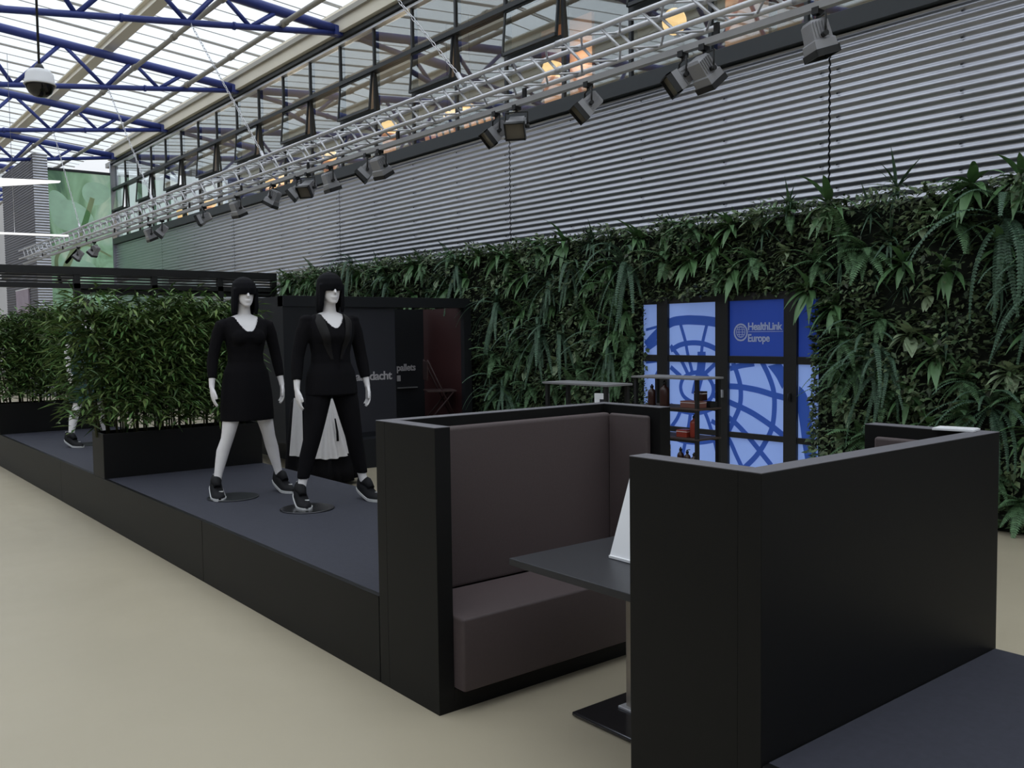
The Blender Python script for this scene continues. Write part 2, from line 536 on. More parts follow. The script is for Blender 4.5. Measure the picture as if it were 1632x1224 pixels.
m_ = MB()
to3 = lambda a, b: (a, -0.024, b)
ribbon(m_, [(0.35, 1.2), (0.75, 2.1), (1.05, 2.75), (1.3, 3.5), (1.42, 3.9)], lambda t: 0.20 - 0.06 * t, to3)
ribbon(m_, [(0.6, 1.9), (1.1, 2.45), (1.5, 2.35), (1.9, 2.15)], lambda t: 0.09 - 0.04 * t, to3)
ribbon(m_, [(0.45, 1.2), (0.35, 2.0), (0.65, 2.5)], 0.10, to3)
m_.build('printed_stem', M['stem'], mu)
lfm = mat('printed_mint_leaf', (0.42, 0.66, 0.50), rough=0.6, noise=0.35, nscale=2.5, emit=(0.40, 0.64, 0.48), estr=0.2)  # same added glow as the print sheet
for cx, cy, a, b, an in ((0.9, 1.75, 0.55, 0.28, 0.1), (1.55, 4.05, 0.42, 0.34, 0.2), (0.85, 3.3, 0.6, 0.45, -0.2), (1.45, 0.55, 0.5, 0.4, 0.3), (0.5, 3.55, 0.30, 0.5, 0.2)):
    pts = []
    for k in range(24):
        t = 2 * pi * k / 24
        x = a * cos(t); y = b * sin(t) * (1 - 0.25 * cos(t))
        px = cx + x * cos(an) - y * sin(an); py = cy + x * sin(an) + y * cos(an)
        pts.append((min(max(px, 0.01), 1.94), -0.022, min(max(py, 0.02), 4.6)))
    off_ = -0.0005 * len(mu.children)
    MB().add([(p[0], p[1] + off_, p[2]) for p in pts], [tuple(reversed(range(24)))], 0).build('printed_leaf', lfm, mu)

pk = thing('lilac_poster', 'lilac poster behind the slatted pergola at far left', 'poster', (5.72, 31.0, 2.4))
MB().box(-0.02, 0.02, -1.2, 0.6, 0, 0.72).build('poster_sheet', M['lilac'], pk)
MB().box(-0.025, 0.02, -1.24, 0.64, 0.72, 0.75).build('poster_rail', M['white'], pk)
du = thing('white_duct', 'white round duct beyond the corrugated return, behind the pergola', 'duct', (5.45, 34, 0))
MB().tube([(-6, 0, 2.85), (0.15, 0, 2.85)], 0.22, 14).build('duct_tube', M['white'], du)
MB().tube([(-0.2, 0, 2.85), (-0.2, 0, 4.9)], 0.30, 14).build('duct_riser', M['white'], du)

# ------------------------------------------------------------------ ROOF
XR, ZE, ZR = -14.0, 7.16, 9.15            # ridge x, eave and ridge heights


def roof_z(x):
    return ZE + (8.1 - x) / 22.1 * (ZR - ZE)


ce = struct('ceiling', 'glazed hall roof')
PB = 4.7675 / 4
ya = 14.889 - PB * 31
nb = 56
sl = math.atan2(ZR - ZE, 22.1)
Ls = sqrt(22.1 ** 2 + (ZR - ZE) ** 2)
pane_r = MB().box(-Ls / 2, Ls / 2, 0.02, PB - 0.02, 0, 0.012).mesh('roof_pane', [M['roofglass']])
bar_b = MB()
bar_b.box(-Ls / 2, Ls / 2, -0.042, -0.028, -0.012, 0.012).box(-Ls / 2, Ls / 2, 0.028, 0.042, -0.012, 0.012)
bar_me = bar_b.mesh('glazing_bar', [M['bar']])
thin_me = MB().box(-Ls / 2, Ls / 2, -0.007, 0.007, -0.012, 0.0).mesh('thin_glazing_bar', [M['bar']])
for side in (1,):
    cx = (8.1 + XR) / 2
    cz = (ZE + ZR) / 2 + 0.36
    for k in range(nb):
        y = ya + k * PB
        for me, nm, yy in ((pane_r, 'roof_pane', y), (bar_me, 'glazing_bar', y), (thin_me, 'glazing_bar', y + PB / 2)):
            if side == -1 and nm != 'roof_pane':
                continue
            o = put(nm, me, ce, 0, (cx, yy, cz))
            o.rotation_euler = (0, side * sl, 0)
LY0, LY1 = ya, 46.0
for x, dz, wd in ((5.45, 0.235, 0.22), (1.9, 0.235, 0.22), (-1.2, 0.235, 0.22), (-6, 0.235, 0.22), (-10, 0.235, 0.22)):
    z = roof_z(x)
    MB().box(x - wd / 2, x + wd / 2, LY0, LY1, z + 0.10, z + 0.14).box(x - 0.04, x + 0.04, LY0, LY1, z + 0.14, z + 0.28).box(
        x - wd / 2, x + wd / 2, LY0, LY1, z + 0.28, z + 0.31).build('purlin_beam', M['beige'], ce)
for x, z, r in ((5.86, 7.15, 0.045), (6.93, 6.98, 0.048)):
    p = MB().tube([(x, LY0, z), (x, LY1, z)], r, 10)
    for k in range(27):
        yy = LY0 + 1.1 + k * 2.38
        p.tube([(x, yy - 0.06, z), (x, yy + 0.06, z)], r * 1.35, 10)
    p.build('roof_pipe', M['pipe'], ce)
MB().box(8.00, 8.14, LY0, 29.6, 7.05, 7.30).build('eave_gutter', M['beige'], ce, 0.006)
MB().box(7.94, 8.00, LY0, 29.6, 7.27, 7.36).build('eave_gutter_lip', M['pipe'], ce)
tag(box('wall_right_parapet', 8.14, 8.4, LY0, 29.7, 7.20, 7.55, M['beige']), kind='structure')

# blue roof trusses
rt_names = {5.355: 'blue tubular roof truss, nearest of the row, seen mirrored in the clerestory',
            10.122: 'blue tubular roof truss carrying the hanging dome camera',
            14.889: 'blue tubular roof truss next beyond the dome camera, cutting the top left corner',
            19.658: 'blue tubular roof truss passing just behind the dome camera in the photo',
            24.42: 'blue tubular roof truss second beyond the dome camera, below the dome',
            29.0: 'blue tubular roof truss just in front of the end wall with the plant print',
            33.9: 'blue tubular roof truss beyond the corrugated return at far left',
            38.7: 'farthest blue tubular roof truss at the left edge'}


def top_z(x): return roof_z(x) - 0.02


def bot_z(x): return 7.06 - 0.128 * (8.1 - x) if x > -3 else 5.64 + (-3 - x) * 0.29


tops = [6.9, 5.86, 4.54, 2.9, 0.9, -1.2, -3.0, -5.4, -8.0, -10.6]
bots = [6.38, 5.32, 3.65, 1.85, -0.2, -2.2, -4.2, -6.7, -9.3]


def truss_parts():
    L = []
    L.append(('top_chord', MB().tube([(8.12, 0, top_z(8.1) - .04), (-13.9, 0, top_z(-13.9))], 0.085, 12).mesh('top_chord', [M['blue']])))
    L.append(('bottom_chord', MB().tube([(8.0, 0, bot_z(8.0)), (-3, 0, bot_z(-3)), (-13.9, 0, bot_z(-13.9))], 0.052, 10).mesh('bottom_chord', [M['blue']])))
    seq = []
    for i in range(len(tops)):
        seq.append((tops[i], top_z(tops[i]) - 0.03))
        if i < len(bots):
            seq.append((bots[i], bot_z(bots[i])))
    segs = list(zip(seq[:-1], seq[1:]))
    for a, b in segs:
        L.append(('web_tube', MB().tube([(a[0], 0, a[1]), (b[0], 0, b[1])], 0.040, 8).mesh('web_tube', [M['blue']])))
    for x in (6.1, 4.3):
        L.append(('joint_flange', MB().tube([(x - .02, 0, bot_z(x)), (x + .02, 0, bot_z(x))], 0.066, 10).mesh('joint_flange', [M['blue']])))
    L.append(('end_plate', MB().box(7.93, 8.10, -0.09, 0.09, 7.0, 7.16).mesh('end_plate', [M['blue']])))
    return L


TP = truss_parts()
for y, lab in rt_names.items():
    t = thing('roof_truss', lab, 'roof truss', (0, y, 0), 0, 'blue roof trusses')
    for nm, me in TP:
        put(nm, me, t)

# ------------------------------------------------------------------ platforms
pl = thing('display_platform', 'long black display platform with charcoal carpet carrying the mannequins and planters', 'platform', (2.143, 3.70, 0))
PX0, PX1, PH = 2.143, 3.60, 0.4165
for a, b in ((3.706, 6.028), (6.032, 10.0), (10.003, 14.1)):
    box('front_panel', 0, 0.03, a - 3.70, b - 3.70, 0, PH, M['black'], pl, 0.002)
box('carcass', 0.03, PX1 - PX0, 0.006, 10.4, 0, PH - 0.02, M['black'], pl)
box('carpet_top', 0.03, PX1 - PX0, 0.006, 10.4, PH - 0.02, PH, M['carpet'], pl)
pr = thing('carpet_platform', 'black platform with charcoal carpet behind the nearest booth bench', 'platform', (2.11, -2.5, 0))
box('carcass', 0.03, 1.47, 0, 4.024, 0, PH - 0.02, M['black'], pr)
box('front_panel', 0, 0.03, 0, 4.024, 0, PH, M['black'], pr, 0.002)
box('carpet_top', 0.03, 1.47, 0, 4.024, PH - 0.02, PH, M['carpet'], pr)

# ------------------------------------------------------------------ booth benches
HB = 1.2516


def soft_box(name, x0, x1, y0, y1, z0, z1, m, parent, r=0.025):
    o = MB().box(x0, x1, y0, y1, z0, z1).build(name, m, parent)
    b = o.modifiers.new('bevel', 'BEVEL'); b.width = r; b.segments = 4
    for p in o.data.polygons: p.use_smooth = True
    return o


def bench(label, x0, x1, yb, yf, sgn):
    """back wall at yb (outer), opening towards yf; sgn=-1 when it opens towards -y"""
    t = thing('booth_bench', label, 'bench', (x0, yb, 0), 0, 'high-backed booth benches')
    W = x1 - x0
    D = abs(yf - yb)

    def Y(a): return sgn * a

    def bx(nm, a, b, c, d, z0_, z1_, m, soft=0.0):
        lo, hi = sorted((Y(c), Y(d)))
        if soft:
            return soft_box(nm, a, b, lo, hi, z0_, z1_, m, t, soft)
        return box(nm, a, b, lo, hi, z0_, z1_, m, t, 0.002)
    HC = HB - 0.003
    bx('back_wall', 0.0, W, 0, 0.08, 0, HC, M['black'])
    bx('side_wall', 0.0, 0.08, 0.08, D, 0, HC, M['black'])
    bx('side_wall', W - 0.08, W, 0.08, D, 0, HC, M['black'])
    bx('toplit_strip', 0.0, W, 0, 0.08, HC, HB, M['toplit_grey'])  # thin added strips carry the painted-in top light
    bx('toplit_strip', 0.0, 0.08, 0.08, D, HC, HB, M['toplit_grey'])
    bx('toplit_strip', W - 0.08, W, 0.08, D, HC, HB, M['toplit_grey'])
    bx('plinth', 0.08, W - 0.08, 0.08, D, 0, 0.10, M['black'])
    bx('seat', 0.083, W - 0.083, 0.13, D + 0.07, 0.10, 0.422, M['fabric'], 0.013)
    bx('back_cushion', 0.086, W - 0.086, 0.082, 0.145, 0.425, 1.205, M['fabric'], 0.02)
    bx('side_cushion', W - 0.115, W - 0.082, 0.15, D - 0.06, 0.425, 1.205, M['fabric'], 0.014)
    bx('side_cushion', 0.082, 0.112, 0.15, D - 0.06, 0.425, 1.205, M['fabric'], 0.014)
    return t


bl = bench('black high-backed booth bench with brown upholstery facing us', 2.143, 3.632, 3.700, 3.206, -1)
br = bench('black high-backed booth bench nearest us, seen from behind', 2.108, 3.595, 1.528, 2.035, 1)

# table between the benches
tb = thing('booth_table', 'black booth table on a steel column between the two benches', 'table', (2.25, 2.06, 0))
box('tabletop', 0.0, 1.22, 0.0, 0.785, 0.712, 0.742, M['tabletop'], tb, 0.003)
c_ = MB().box(0.53, 0.65, 0.535, 0.652, 0.022, 0.712)
c_.build('column', M['steel'], tb, 0.006)
MB().box(0.505, 0.675, 0.51, 0.675, 0.02, 0.032).build('column_collar', M['alu'], tb, 0.003)
box('foot_plate', 0.325, 0.86, 0.15, 0.775, 0.004, 0.022, M['steelbase'], tb, 0.006)
# folded display card on it
cd = thing('table_card', 'white folded stand card on the black booth table', 'card', (2.555, 2.36, 0.743))
cm = MB()
cm.add([(0, 0.216, 0.012), (0, -0.12, 0.012), (0.15, -0.12, 0.40), (0.15, 0.216, 0.40),
        (0.006, 0.216, 0.012), (0.006, -0.12, 0.012), (0.156, -0.12, 0.40), (0.156, 0.216, 0.40)],
       [(0, 1, 2, 3), (4, 7, 6, 5), (0, 3, 7, 4), (1, 5, 6, 2), (3, 2, 6, 7), (0, 4, 5, 1)])
cm.build('card_face', M['white'], cd)
MB().box(-0.008, 0.16, -0.12, 0.216, 0.0, 0.012).build('card_foot', M['white'], cd, 0.002)
wc = thing('white_card', 'small white card lying on the top edge of the nearest bench', 'card', (3.525, 1.66, HB + 0.001), radians(10))
MB().box(-0.045, 0.045, -0.075, 0.075, 0, 0.008).box(-0.04, 0.04, -0.07, 0.07, 0.008, 0.010).build('card', M['white'], wc, 0.002)

# ------------------------------------------------------------------ green wall carcass
XG = 7.62
gw = thing('green_wall', 'tall planted green wall frame clad in dark felt along the corrugated wall', 'plant wall', (XG, 0, 0))
box('backing', 0, 0.45, -1.0, 4.93, 0, 2.74, M['felt'], gw)
box('backing', 0, 0.45, 4.93, 7.12, 2.0, 2.74, M['felt'], gw)
box('backing', 0.2, 0.45, 4.93, 7.12, 0, 2.0, M['felt'], gw)
box('backing', 0, 0.45, 7.12, 16.7, 0, 2.74, M['felt'], gw)

# glazed partition with the globe print
gp = thing('printed_partition', 'black framed glass partition with blue globe print set into the plant wall', 'partition', (7.60, 0, 0))
XP = 0.0
cols = [(7.10, 6.872), (6.716, 6.063), (5.902, 5.235), (5.089, 4.88)]
rows_ = [(1.386, 1.945), (0.605, 1.312), (0.05, 0.547)]
for a, b in ((6.872, 6.716), (6.063, 5.902), (5.235, 5.089)):
    box('post', -0.035, 0.03, b, a, 0, 2.02, M['blackmetal'], gp, 0.003)
for z0_, z1_ in ((1.945, 2.02), (1.312, 1.386), (0.547, 0.605), (0, 0.05)):
    box('rail', -0.022, 0.03, 4.88, 7.10, z0_, z1_, M['blackmetal'], gp, 0.003)
for i, y in enumerate((5.966, 5.155)):
    h = MB().box(-0.055, -0.035, y - 0.012, y + 0.012, 0.955, 1.035).tube([(-0.07, y, 0.96), (-0.07, y, 1.03)], 0.006, 8)
    h.build('lock_plate', M['alu'] if i == 0 else M['blackmetal'], gp)
GL = [
(0.1,[(7.063, 1.488), (6.889, 1.625), (6.697, 1.738), (6.512, 1.763), (6.342, 1.76), (6.198, 1.749), (6.047, 1.727), (5.86, 1.68)]),
(0.055,[(6.698, 1.438), (6.556, 1.498), (6.385, 1.519), (6.219, 1.503), (6.047, 1.443), (5.899, 1.365)]),
(0.03,[(7.062, 1.664), (6.865, 1.701), (6.697, 1.721)]),
(0.045,[(6.407, 1.193), (6.302, 1.204), (6.198, 1.166), (6.127, 1.088), (6.113, 1.007), (6.158, 0.924), (6.261, 0.878), (6.386, 0.88), (6.514, 0.94), (6.557, 1.039), (6.514, 1.14), (6.407, 1.193)]),
(0.06,[(6.701, 0.83), (6.558, 0.787), (6.386, 0.772), (6.261, 0.788), (6.097, 0.846)]),
(0.06,[(6.702, 0.49), (6.516, 0.454), (6.345, 0.456), (6.199, 0.478), (6.047, 0.519)]),
(0.04,[(6.555, 1.714), (6.491, 1.539), (6.459, 1.407), (6.386, 1.177)]),
(0.04,[(6.198, 1.709), (6.249, 1.539), (6.27, 1.409)]),
(0.045,[(6.698, 1.489), (6.556, 1.339), (6.449, 1.175)]),
(0.05,[(6.699, 1.253), (6.557, 1.156)]),
(0.045,[(6.047, 1.331), (6.239, 1.181)]),
(0.11,[(6.268, 1.425), (6.268, 1.311), (6.291, 1.18), (6.333, 1.047), (6.354, 0.964)]),
(0.055,[(5.86, 1.318), (5.802, 1.194), (5.763, 1.054), (5.773, 0.88), (5.859, 0.701), (5.937, 0.568)]),
(0.055,[(5.512, 1.34), (5.43, 1.204), (5.37, 1.054), (5.357, 0.888), (5.383, 0.688), (5.464, 0.528), (5.574, 0.379), (5.714, 0.247)]),
(0.13,[(5.395, 1.341), (5.288, 1.223), (5.2, 1.091), (5.063, 1.008), (5.011, 0.789), (4.976, 0.571), (4.942, 0.397)]),
(0.055,[(5.899, 1.254), (5.745, 1.289), (5.595, 1.31)]),
(0.06,[(6.113, 1.056), (5.938, 1.07), (5.763, 1.069), (5.557, 1.046), (5.376, 1.008), (5.217, 0.978), (5.062, 0.919)]),
(0.06,[(6.113, 0.975), (5.898, 0.905), (5.706, 0.845), (5.556, 0.784), (5.374, 0.689), (5.233, 0.601)]),
(0.055,[(6.178, 0.907), (6.047, 0.817), (5.859, 0.717), (5.706, 0.602), (5.611, 0.516), (5.5, 0.409), (5.391, 0.305)]),
(0.05,[(6.137, 0.698), (6.017, 0.642), (5.898, 0.507), (5.82, 0.371), (5.743, 0.244)]),
(0.045,[(6.261, 0.854), (6.178, 0.695), (6.097, 0.49), (6.047, 0.316)]),
(0.045,[(6.407, 0.846), (6.44, 0.644), (6.494, 0.439), (6.538, 0.267)]),
(0.045,[(6.514, 0.873), (6.602, 0.7), (6.691, 0.593)]),
(0.05,[(7.063, 1.436), (6.866, 1.54)]),
(0.03,[(7.064, 1.297), (6.867, 1.318)]),
(0.03,[(6.937, 1.127), (6.868, 1.232)]),
(0.04,[(6.938, 0.955), (6.858, 0.941)]),
]
full = MB()
for i, (wd, pts) in enumerate(GL):
    ribbon(full, pts, wd, lambda a, b, i=i: (-0.0022 - 0.00008 * i, a, b), 0, 14)
for ci, (ya_, yb_) in enumerate(cols):
    for ri, (z0_, z1_) in enumerate(rows_):
        dark = (ri == 0 and ci >= 2)
        p = box('printed_pane', 0, 0.012, yb_, ya_, z0_, z1_, M['panel_dark'] if dark else M['panel_light'], gp)
        if dark: continue
        q = MB()
        for f in full.f:
            P = [full.v[i] for i in f]
            cy = sum(v[1] for v in P) / 4; cz = sum(v[2] for v in P) / 4
            if yb_ - 0.02 < cy < ya_ + 0.02 and z0_ - 0.02 < cz < z1_ + 0.02:
                q.add([(v[0], min(max(v[1], yb_), ya_), min(max(v[2], z0_), z1_)) for v in P], [(0, 1, 2, 3)])
        if q.f:
            q.build('globe_print', M['print_blue'], p)
        if dark is False and ri == 1 and ci == 3:
            pass


def text(name, s, size, loc, m, parent, rot, extrude=0.0015, bold=0.0, space=1.0, align='LEFT', width=0.0):
    cu = bpy.data.curves.new(name, 'FONT')
    cu.body = s
    cu.size = size
    cu.extrude = extrude
    cu.offset = bold
    cu.space_character = space
    cu.align_x = align
    cu.materials.append(m)
    o = bpy.data.objects.new(name, cu)
    COL.objects.link(o)
    me = bpy.data.meshes.new_from_object(o.evaluated_get(bpy.context.evaluated_depsgraph_get()))
    bpy.data.objects.remove(o)
    if width:
        xs = [v.co.x for v in me.vertices]
        k = width / (max(xs) - min(xs))
        for v in me.vertices: v.co.x = (v.co.x - min(xs)) * k
    o = bpy.data.objects.new(name, me)
    COL.objects.link(o)
    o.parent = parent
    o.location = loc
    o.rotation_euler = rot
    return o


RX = (pi / 2, 0, -pi / 2)      # text facing -X, reading towards -Y
text('lettering', 'HealthLink', 0.105, (-0.004, 5.672, 1.648), M['letter'], gp, RX, 0.001, 0.0025, 0.92, 'LEFT', 0.405)
text('lettering', 'Europe', 0.105, (-0.004, 5.672, 1.532), M['letter'], gp, RX, 0.001, 0.0025, 0.95, 'LEFT', 0.258)
box('lettering_rule', -0.004, -0.001, 5.262, 5.672, 1.628, 1.633, M['letter'], gp)
lg = MB()


def arc(mbx, cy, cz, ry, rz, w, a0=0, a1=2 * pi, x=-0.004):
    n = 28
    vs = []
    for k in range(n + 1):
        t = a0 + (a1 - a0) * k / n
        for s_ in (-0.5, 0.5):
            vs.append((x, cy - (ry + s_ * w) * cos(t), cz + (rz + s_ * w) * sin(t)))
    mbx.add(vs, [(2 * k, 2 * k + 1, 2 * k + 3, 2 * k + 2) for k in range(n)])


arc(lg, 5.762, 1.625, 0.078, 0.082, 0.016)
arc(lg, 5.762, 1.630, 0.052, 0.056, 0.007)
arc(lg, 5.762, 1.630, 0.022, 0.054, 0.007)
for dz in (-0.025, 0.0, 0.025, 0.05):
    lg.box(-0.005, -0.0035, 5.715, 5.81, 1.628 + dz - 0.003, 1.628 + dz + 0.003)
lg.box(-0.005, -0.0035, 5.725, 5.80, 1.540, 1.552)
lg.build('emblem', M['letter'], gp)

# ------------------------------------------------------------------ dark cabin against the plant wall
cb = thing('exhibition_cabin', 'black open fronted exhibition cabin with lettered panels against the plant wall', 'cabin', (4.63, 10.1, 0))
W_ = 2.73
box('floor_box', 0.0, W_, 0, 2.2, 0.36, 0.42, M['cabin'], cb)
box('plinth', 0.55, W_, -0.25, 2.1, 0.0, 0.36, M['cabin'], cb)
box('side_wall', 0.0, 0.08, 0, 2.2, 0.42, 2.12, M['cabin'], cb)
box('front_panel', 0.08, 0.62, 0.0, 0.06, 0.42, 2.0, M['cabin'], cb)
box('sliding_panel', 0.62, 1.555, 0.03, 0.07, 0.39, 2.0, M['cabin2'], cb, 0.003)
box('header', 0.0, W_, -0.01, 0.14, 1.995, 2.125, M['cabin'], cb, 0.003)
box('back_wall', 0.08, 3.25, 2.14, 2.2, 0.42, 2.06, M['cabin2'], cb)
box('red_wall', W_ - 0.10, W_ - 0.06, 0.08, 2.14, 0.42, 2.0, M['red'], cb)
box('end_post', W_ - 0.10, W_ + 0.02, 0.0, 0.08, 0.42, 2.0, M['cabin'], cb)
RY = (pi / 2, 0, 0)
text('lettering', 'aandacht', 0.150, (0.965, 0.027, 1.075), M['letterwhite'], cb, RY, 0.002, 0.003, 0.92, 'LEFT', 0.53)
text('lettering', 'pallets', 0.135, (2.10, 0.893, 1.135), M['letterwhite'], cb, RY, 0.002, 0.003, 0.95, 'LEFT', 0.31)
box('divider_panel', 1.90, 2.56, 0.90, 0.93, 0.42, 2.0, M['cabin'], cb)
MB().box(2.10, 2.15, 0.88, 0.90, 0.99, 1.07).build('switch_plate', M['letterwhite'], cb)
box('ledge', 2.10, 2.42, 0.86, 0.90, 0.885, 0.90, M['shelf'], cb)
ch = thing('folding_chair', 'dark red folding chair inside the black cabin', 'chair', (7.02, 10.36, 0.42), radians(65))
M['darkred'] = mat('dark_red_frame', (0.022, 0.005, 0.005), rough=0.6)
MB().box(-0.2, 0.2, -0.2, 0.2, 0.44, 0.465).build('seat', M['darkred'], ch, 0.005)
MB().box(-0.2, 0.2, 0.185, 0.20, 0.6, 0.86).build('backrest', M['darkred'], ch, 0.005)
for sx in (-0.19, 0.19):
    MB().tube([(sx, -0.22, 0), (sx, 0.19, 0.88)], 0.011, 8).build('leg', M['darkred'], ch)
    MB().tube([(sx, 0.22, 0), (sx, -0.16, 0.44)], 0.011, 8).build('leg', M['darkred'], ch)

# ------------------------------------------------------------------ bar-height shelf units
def shelf_unit(label, x0, x1, y0, y1, ztop, levels):
    t = thing('shelf_unit', label, 'shelf', (x0, y0, 0), 0, 'bar-height shelf units')
    w, d = x1 - x0, y1 - y0
    box('top_board', 0, w, 0, d, ztop - 0.014, ztop, M['shelf'], t, 0.002)
    for z in levels:
        box('shelf_board', 0.012, w - 0.012, 0.012, d - 0.012, z - 0.014, z, M['shelf'] if False else M['pink_board'], t, 0.002)
    for i, (px_, py_) in enumerate(((0.025, 0.03), (w - 0.025, 0.03), (0.025, d - 0.03), (w - 0.025, d - 0.03))):
        box('leg', px_ - 0.0125, px_ + 0.0125, py_ - 0.0125, py_ + 0.0125, 0.006, ztop - 0.014, M['blackmetal'], t)
        MB().lathe([(0.016, 0), (0.016, 0.006)], (px_, py_, 0), 10).build('leg_glide', M['blackmetal'], t)
    for z in levels:
        rb = MB()
        for a in (0.025, w - 0.025):
            rb.box(a - 0.008, a + 0.008, 0.03, d - 0.03, z - 0.03, z - 0.014)
        rb.build('shelf_rail', M['blackmetal'], t)
    return t


M['pink_board'] = mat('dark_brown_board', (0.05, 0.035, 0.03), rough=0.5)
shelf_unit('black shelf unit holding bottles in front of the blue globe partition', 5.205, 5.50, 4.327, 5.00, 1.30, (1.072, 0.848, 0.60))
shelf_unit('black shelf unit with a bare grey top in front of the planted wall', 4.215, 4.462, 4.27, 4.92, 1.30, (1.04, 0.60))


def bottle(label, x, y, z, h, r, m, pump=False, group='bottles on the shelf unit'):
    t = thing('bottle', label, 'bottle', (x, y, z), 0, group)
    MB().lathe([(r * .95, 0), (r, 0.01), (r, h * .62), (r * .8, h * .72), (r * .38, h * .78), (r * .38, h * .86)], n=14).build('bottle_body', m, t)
    c = MB().lathe([(r * .45, h * .84), (r * .45, h * .93), (r * .2, h * .94), (r * .2, h)], n=12)
    if pump:
        c.box(-r * .2, r * 1.1, -r * .2, r * .2, h * .97, h)
    c.build('cap', M['blackmetal'], t)
    return t


def carton(label, x, y, z, a, b, h, m, rz=0.0):
    t = thing('carton', label, 'box', (x, y, z), rz, 'boxes on the shelf units')
    MB().box(-a / 2, a / 2, -b / 2, b / 2, 0, h).build('carton_body', m, t, 0.002)
    MB().box(-a / 2 - 0.0005, a / 2 + 0.0005, -b / 2 - 0.0005, b / 2 + 0.0005, h * 0.72, h * 0.8).build('label_band', M['whitecloth'] if m is not M['white'] else M['shelf'], t)
    return t


bottle('tall dark bottle on the upper level of the shelf unit, at its left end', 5.26, 4.70, 1.073, 0.20, 0.038, M['bottle_dark'])
bottle('shorter dark bottle just left of the tall dark bottle on the upper level', 5.26, 4.83, 1.073, 0.165, 0.032, M['bottle_dark'])
carton('pink brown box lying on the upper level beside the front leg', 5.31, 4.46, 1.073, 0.10, 0.17, 0.05, M['pink'])
carton('dark box standing on the upper level behind the pink brown box', 5.37, 4.44, 1.124, 0.06, 0.08, 0.07, M['bottle_dark'])
ba = thing('shallow_tray', 'dark shallow tray on the right end of the upper shelf level', 'tray', (5.43, 4.41, 1.073))
MB().box(-0.045, 0.045, -0.05, 0.05, 0, 0.006).build('tray_base', M['blackmetal'], ba)
MB().box(-0.05, -0.045, -0.05, 0.05, 0, 0.04).box(0.045, 0.05, -0.05, 0.05, 0, 0.04).box(-0.05, 0.05, -0.055, -0.05, 0, 0.04).box(-0.05, 0.05, 0.05, 0.055, 0, 0.04).build('tray_rim', M['blackmetal'], ba)
bottle('orange red pump bottle on the middle shelf level', 5.30, 4.44, 0.849, 0.175, 0.034, M['bottle_red'], True)
carton('orange red box lying left of the orange red pump bottle', 5.30, 4.53, 0.849, 0.09, 0.10, 0.055, M['bottle_red'])
carton('small white box at the left end of the middle shelf level', 5.29, 4.78, 0.849, 0.08, 0.12, 0.028, M['shelf'])
bottle('leftmost of the three small brown bottles on the lower shelf level', 5.27, 4.55, 0.601, 0.17, 0.026, M['bottle_dark'], False, 'small bottles on the lower level')
bottle('middle of the three small brown bottles on the lower shelf level', 5.27, 4.485, 0.601, 0.155, 0.026, M['bottle_dark'], True, 'small bottles on the lower level')
bottle('rightmost of the three small brown bottles on the lower shelf level', 5.27, 4.42, 0.601, 0.14, 0.026, M['bottle_dark'], False, 'small bottles on the lower level')
carton('pale box on the lower level at the left end', 5.30, 4.75, 0.601, 0.07, 0.09, 0.17, M['shelf'])
bt = thing('side_table', 'low black side table with a white display frame beside the shelf unit', 'table', (5.05, 5.25, 0))
box('table_top', -0.22, 0.22, -0.3, 0.3, 1.03, 1.05, M['pink_board'], bt, 0.002)
for sx in (-0.19, 0.19):
    for sy in (-0.27, 0.27):
        box('leg', sx - 0.012, sx + 0.012, sy - 0.012, sy + 0.012, 0, 1.03, M['blackmetal'], bt)
dfm = thing('photo_stand', 'white and grey display frame standing on the low black side table', 'frame', (5.0, 5.12, 1.051), radians(20))
MB().box(-0.008, 0.008, -0.06, 0.06, 0, 0.115).build('frame_panel', M['white'], dfm)
MB().box(-0.012, -0.008, -0.048, 0.012, 0.02, 0.07).build('printed_motif', M['cabin2'], dfm)
MB().box(-0.05, 0.05, -0.06, 0.06, 0, 0.006).build('frame_foot', M['white'], dfm)
carton('small grey box on the lower board of the bare topped shelf unit', 4.33, 4.72, 1.041, 0.06, 0.10, 0.10, M['cabin2'])
fg_ = thing('figurine', 'tiny white figurine on the lower board of the bare topped shelf unit', 'ornament', (4.33, 4.42, 1.041))
MB().lathe([(0.02, 0), (0.022, 0.02), (0.012, 0.06), (0.02, 0.085), (0.012, 0.105), (0.002, 0.11)], n=12).build('figurine_body', M['white'], fg_)
MB().lathe([(0.028, 0), (0.028, 0.006)], n=12).build('figurine_base', M['white'], fg_)

# ------------------------------------------------------------------ lighting truss, rail and floodlights
XT, ZT, TS = 5.30, 3.896, 0.222
LT = thing('lighting_truss', 'long silver box lighting truss hung in front of the clerestory', 'truss', (XT, 1.5, ZT))
TL = 27.2
ch_me = MB().tube([(0, 0, 0), (0, TL, 0)], 0.0215, 10).mesh('chord', [M['alu']])
for dx in (0, TS):
    for dz in (0, TS):
        put('chord', ch_me, LT, 0, (dx, 0, dz))
pt = 0.4545
br_side = MB().tube([(0, 0, 0), (0, pt / 2, TS)], 0.0125, 6).mesh('brace', [M['alu']])
br_side2 = MB().tube([(0, 0, TS), (0, pt / 2, 0)], 0.0095, 6).mesh('brace', [M['alu']])
br_bot = MB().tube([(0, 0, 0), (TS, pt / 2, 0)], 0.0095, 6).mesh('brace', [M['alu']])
br_bot2 = MB().tube([(TS, 0, 0), (0, pt / 2, 0)], 0.0095, 6).mesh('brace', [M['alu']])
rung = MB().tube([(0, 0, 0), (TS, 0, 0)], 0.011, 6).mesh('rung', [M['alu']])
rungv = MB().tube([(0, 0, 0), (0, 0, TS)], 0.011, 6).mesh('rung', [M['alu']])
nbr = int(TL / pt)
far = MB()
